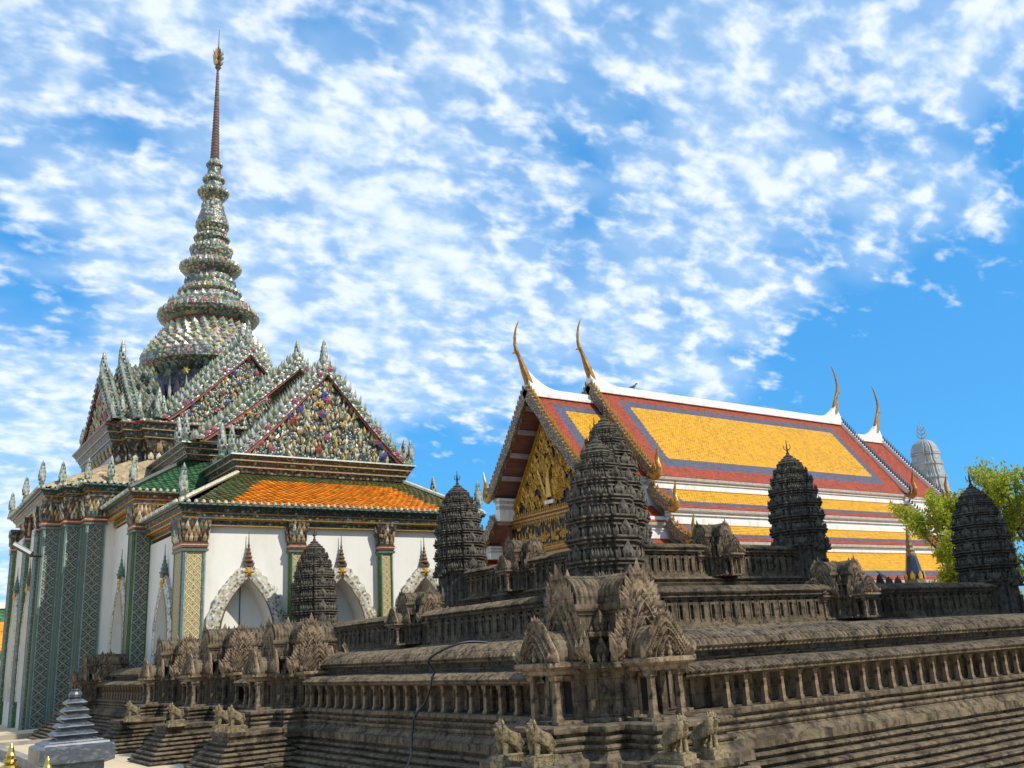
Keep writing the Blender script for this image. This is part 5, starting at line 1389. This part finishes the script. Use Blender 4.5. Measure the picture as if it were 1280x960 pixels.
CAB.smooth = True; CAB.tube([tuple(q) for q in cr_spline(pts)], .015, 8)
tag(recenter(CAB.build('cable'), (6.0, 10.7, 0)), 'black cable hanging over the front gallery of the stone model', 'cable')

FL_ = thing('floodlight', 'dark floodlight on a short arm against the left mosaic pillars', 'floodlight', (4.98, 36.2, 5.8))
mb = MB().mat(IRON); mb.tube([(5.2, 36.15, 5.72), (4.95, 35.95, 5.70), (4.80, 35.9, 5.72)], .05, 6); mb.build('arm', FL_)
mb = MB().mat(IRON)
c0 = Vector((4.55, 36.0, 5.93)); ax = Vector((.75, -.1, -.45)).normalized(); ay = ax.cross(Vector((0, 0, 1))).normalized(); az = ay.cross(ax)
def fl_box(mb, a0, a1, b0, b1, c_0, c_1):
    i = [mb.p(*(c0+ax*a+ay*b_+az*c_)) for c_ in (c_0, c_1) for a, b_ in ((a0, b0), (a1, b0), (a1, b1), (a0, b1))]
    for q in ((3, 2, 1, 0), (4, 5, 6, 7), (0, 1, 5, 4), (1, 2, 6, 5), (2, 3, 7, 6), (3, 0, 4, 7)): mb.face([i[k] for k in q])
fl_box(mb, -.38, .38, -.30, .30, -.07, .07); mb.build('lamp_housing', FL_)
mb = MB().mat(material('lamp_glass', (.5, .5, .48), .15)); fl_box(mb, -.32, .32, -.25, .25, .071, .085); fl_box(mb, -.32, .32, .301, .31, -.05, .05); mb.build('lamp_glass', FL_)

# ================================================================== guardian lions
def skin_mesh(verts, edges, radii, sub=1):
    me = bpy.data.meshes.new('tmp'); me.from_pydata(verts, edges, []); o = bpy.data.objects.new('tmp', me); COL.objects.link(o)
    o.modifiers.new('skin', 'SKIN'); 
    for v, r_ in zip(me.skin_vertices[0].data, radii): v.radius = (r_, r_) if not isinstance(r_, tuple) else r_
    me.skin_vertices[0].data[0].use_root = True
    sm = o.modifiers.new('sub', 'SUBSURF'); sm.levels = sub; sm.render_levels = sub
    dg = bpy.context.evaluated_depsgraph_get(); out = bpy.data.meshes.new_from_object(o.evaluated_get(dg))
    bpy.data.objects.remove(o); return out
def lion_mesh():
    # facing +x, standing on four legs with the chest high: unit = metres at height about .28
    V = [(0, 0, .125), (-.07, 0, .12), (.06, 0, .15), (.085, 0, .20), (.10, 0, .245), (.145, 0, .238),
         (.07, .035, .11), (.075, .038, .05), (.08, .038, .008), (.105, .038, .006), (.07, -.035, .11), (.075, -.038, .05), (.08, -.038, .008), (.105, -.038, .006),
         (-.085, .04, .085), (-.055, .042, .05), (-.08, .042, .02), (-.05, .042, .006), (-.085, -.04, .085), (-.055, -.042, .05), (-.08, -.042, .02), (-.05, -.042, .006),
         (-.105, 0, .12), (-.118, 0, .15), (-.10, 0, .175)]
    Ed = [(0, 1), (0, 2), (2, 3), (3, 4), (4, 5), (2, 6), (6, 7), (7, 8), (8, 9), (2, 10), (10, 11), (11, 12), (12, 13), (1, 14), (14, 15), (15, 16), (16, 17), (1, 18), (18, 19), (19, 20), (20, 21), (1, 22), (22, 23), (23, 24)]
    Rr = [.062, .058, .070, .070, .066, .040, .034, .028, .028, .024, .034, .028, .028, .024, .048, .034, .026, .024, .048, .034, .026, .024, .018, .016, .014]
    return skin_mesh(V, Ed, Rr, 2)
lm_ = lion_mesh(); LST = stone_mat('lichen_covered_stone', (.05, .04, .025), (.20, .155, .085), (.36, .28, .16), 2.2, 3)
def lion_parts():
    mn = MB().mat(LST)                           # mane ruff, brow, ears and muzzle as one carved piece
    for k in range(12):
        a = k*PI/6; mn.leaf((.085+.01*math.cos(a), .060*math.cos(a), .225+.05*math.sin(a)), (-.6, math.cos(a), .3), .04, .05, .016)
    for s_ in (-1, 1): mn.lathe(.115, s_*.03, [(.003, .272), (.012, .275), (.010, .282), (.002, .287)], 8); mn.lathe(.140, s_*.017, [(.002, .252), (.008, .256), (.008, .262), (.002, .267)], 8)
    mn.rings([[(x, y*w_, z+dz_) for y, dz_ in ((-1, -.012), (1, -.012), (1, .012), (-1, .012))] for x, z, w_ in ((.13, .232, .026), (.165, .228, .022), (.175, .228, .014))])
    return mn
def pedestal():
    p_ = MB().mat(LST); p_.box(-.15, -.085, -.045, .15, .085, 0); p_.rings([[(x*a, y*c, z) for x, y in ((-1, -1), (1, -1), (1, 1), (-1, 1))] for a, c, z in ((.135, .07, 0), (.12, .06, .012))], (False, True)); p_.box(-.165, -.098, -.10, .165, .098, -.047)
    return p_
LIONS = [(5.12, 7.62, .76, PI, 'weathered stone guardian lion left of the corner stair, farthest from the corner, facing left'),
         (5.22, 7.26, .76, PI, 'weathered stone guardian lion under the left porch column of the corner pavilion'),
         (5.92, 6.28, .76, -PI/2+.1, 'weathered stone guardian lion in front of the right porch of the corner pavilion'),
         (6.30, 6.30, .76, -PI/2+.1, 'weathered stone guardian lion on the tall pedestal right of the corner pavilion'),
         (5.0, 14.85, .80, PI, 'small stone lion on the stair nearest the long front gallery'),
         (5.0, 15.45, .80, PI, 'small stone lion at the far side of the nearest left stair'),
         (5.0, 18.1, .80, PI, 'small stone lion on the middle stair of the left face'),
         (5.0, 21.25, .80, PI, 'small sunlit stone lion on the farthest left stair')]
lp, pp = lion_parts(), pedestal(); lroot = None
for i, (x, y, z_, rz, lab) in enumerate(LIONS):
    if i == 0:
        lroot = thing('guardian_lion', lab, 'statue', (0, 0, 0), 'guardian lions on the stairs of the stone model')
        bo = bpy.data.objects.new('lion_body', lm_); COL.objects.link(bo); bo.parent = lroot; lm_.materials.clear(); lm_.materials.append(LST)
        lp.build('mane', lroot); pp.build('pedestal', lroot); o = lroot
    else: o = copy_tree(lroot); o['label'] = lab
    o.location = (x, y, z_+.02); o.rotation_euler = (0, 0, rz)

# ================================================================== unseen hall added outside the frame on the right, shaped to shade the model
MD = thing('shade_hall', 'unseen tall hall with a tiered pyramid roof, added right of the stone model to shade it', 'temple building', (38.0, -10.0, 0))
mb = MB().mat(PLASTER)
mb.box(19.5, -15, 0, 29.8, -5, 12); mb.build('wall', MD)
mb = MB().mat(GMOS)
stack(mb, rect(30.0, -16, 58, -5), [(0, 0), (0, 27.5), (.6, 27.8), (.6, 28.6)])
rg = []
for k in range(7):
    a = 12.0-1.6*k; z_ = 28.6+2.5*k
    rg += [[(42.5+x*a, -10+y*a*.42, z_) for x, y in ((-1, -1), (1, -1), (1, 1), (-1, 1))], [(42.5+x*(a-.9), -10+y*(a-.9)*.42, z_+2.0) for x, y in ((-1, -1), (1, -1), (1, 1), (-1, 1))]]
rg.append([(42.5+x*.1, -10+y*.1, 56) for x, y in ((-1, -1), (1, -1), (1, 1), (-1, 1))])
mb.rings(rg); mb.build('tiered_roof', MD)
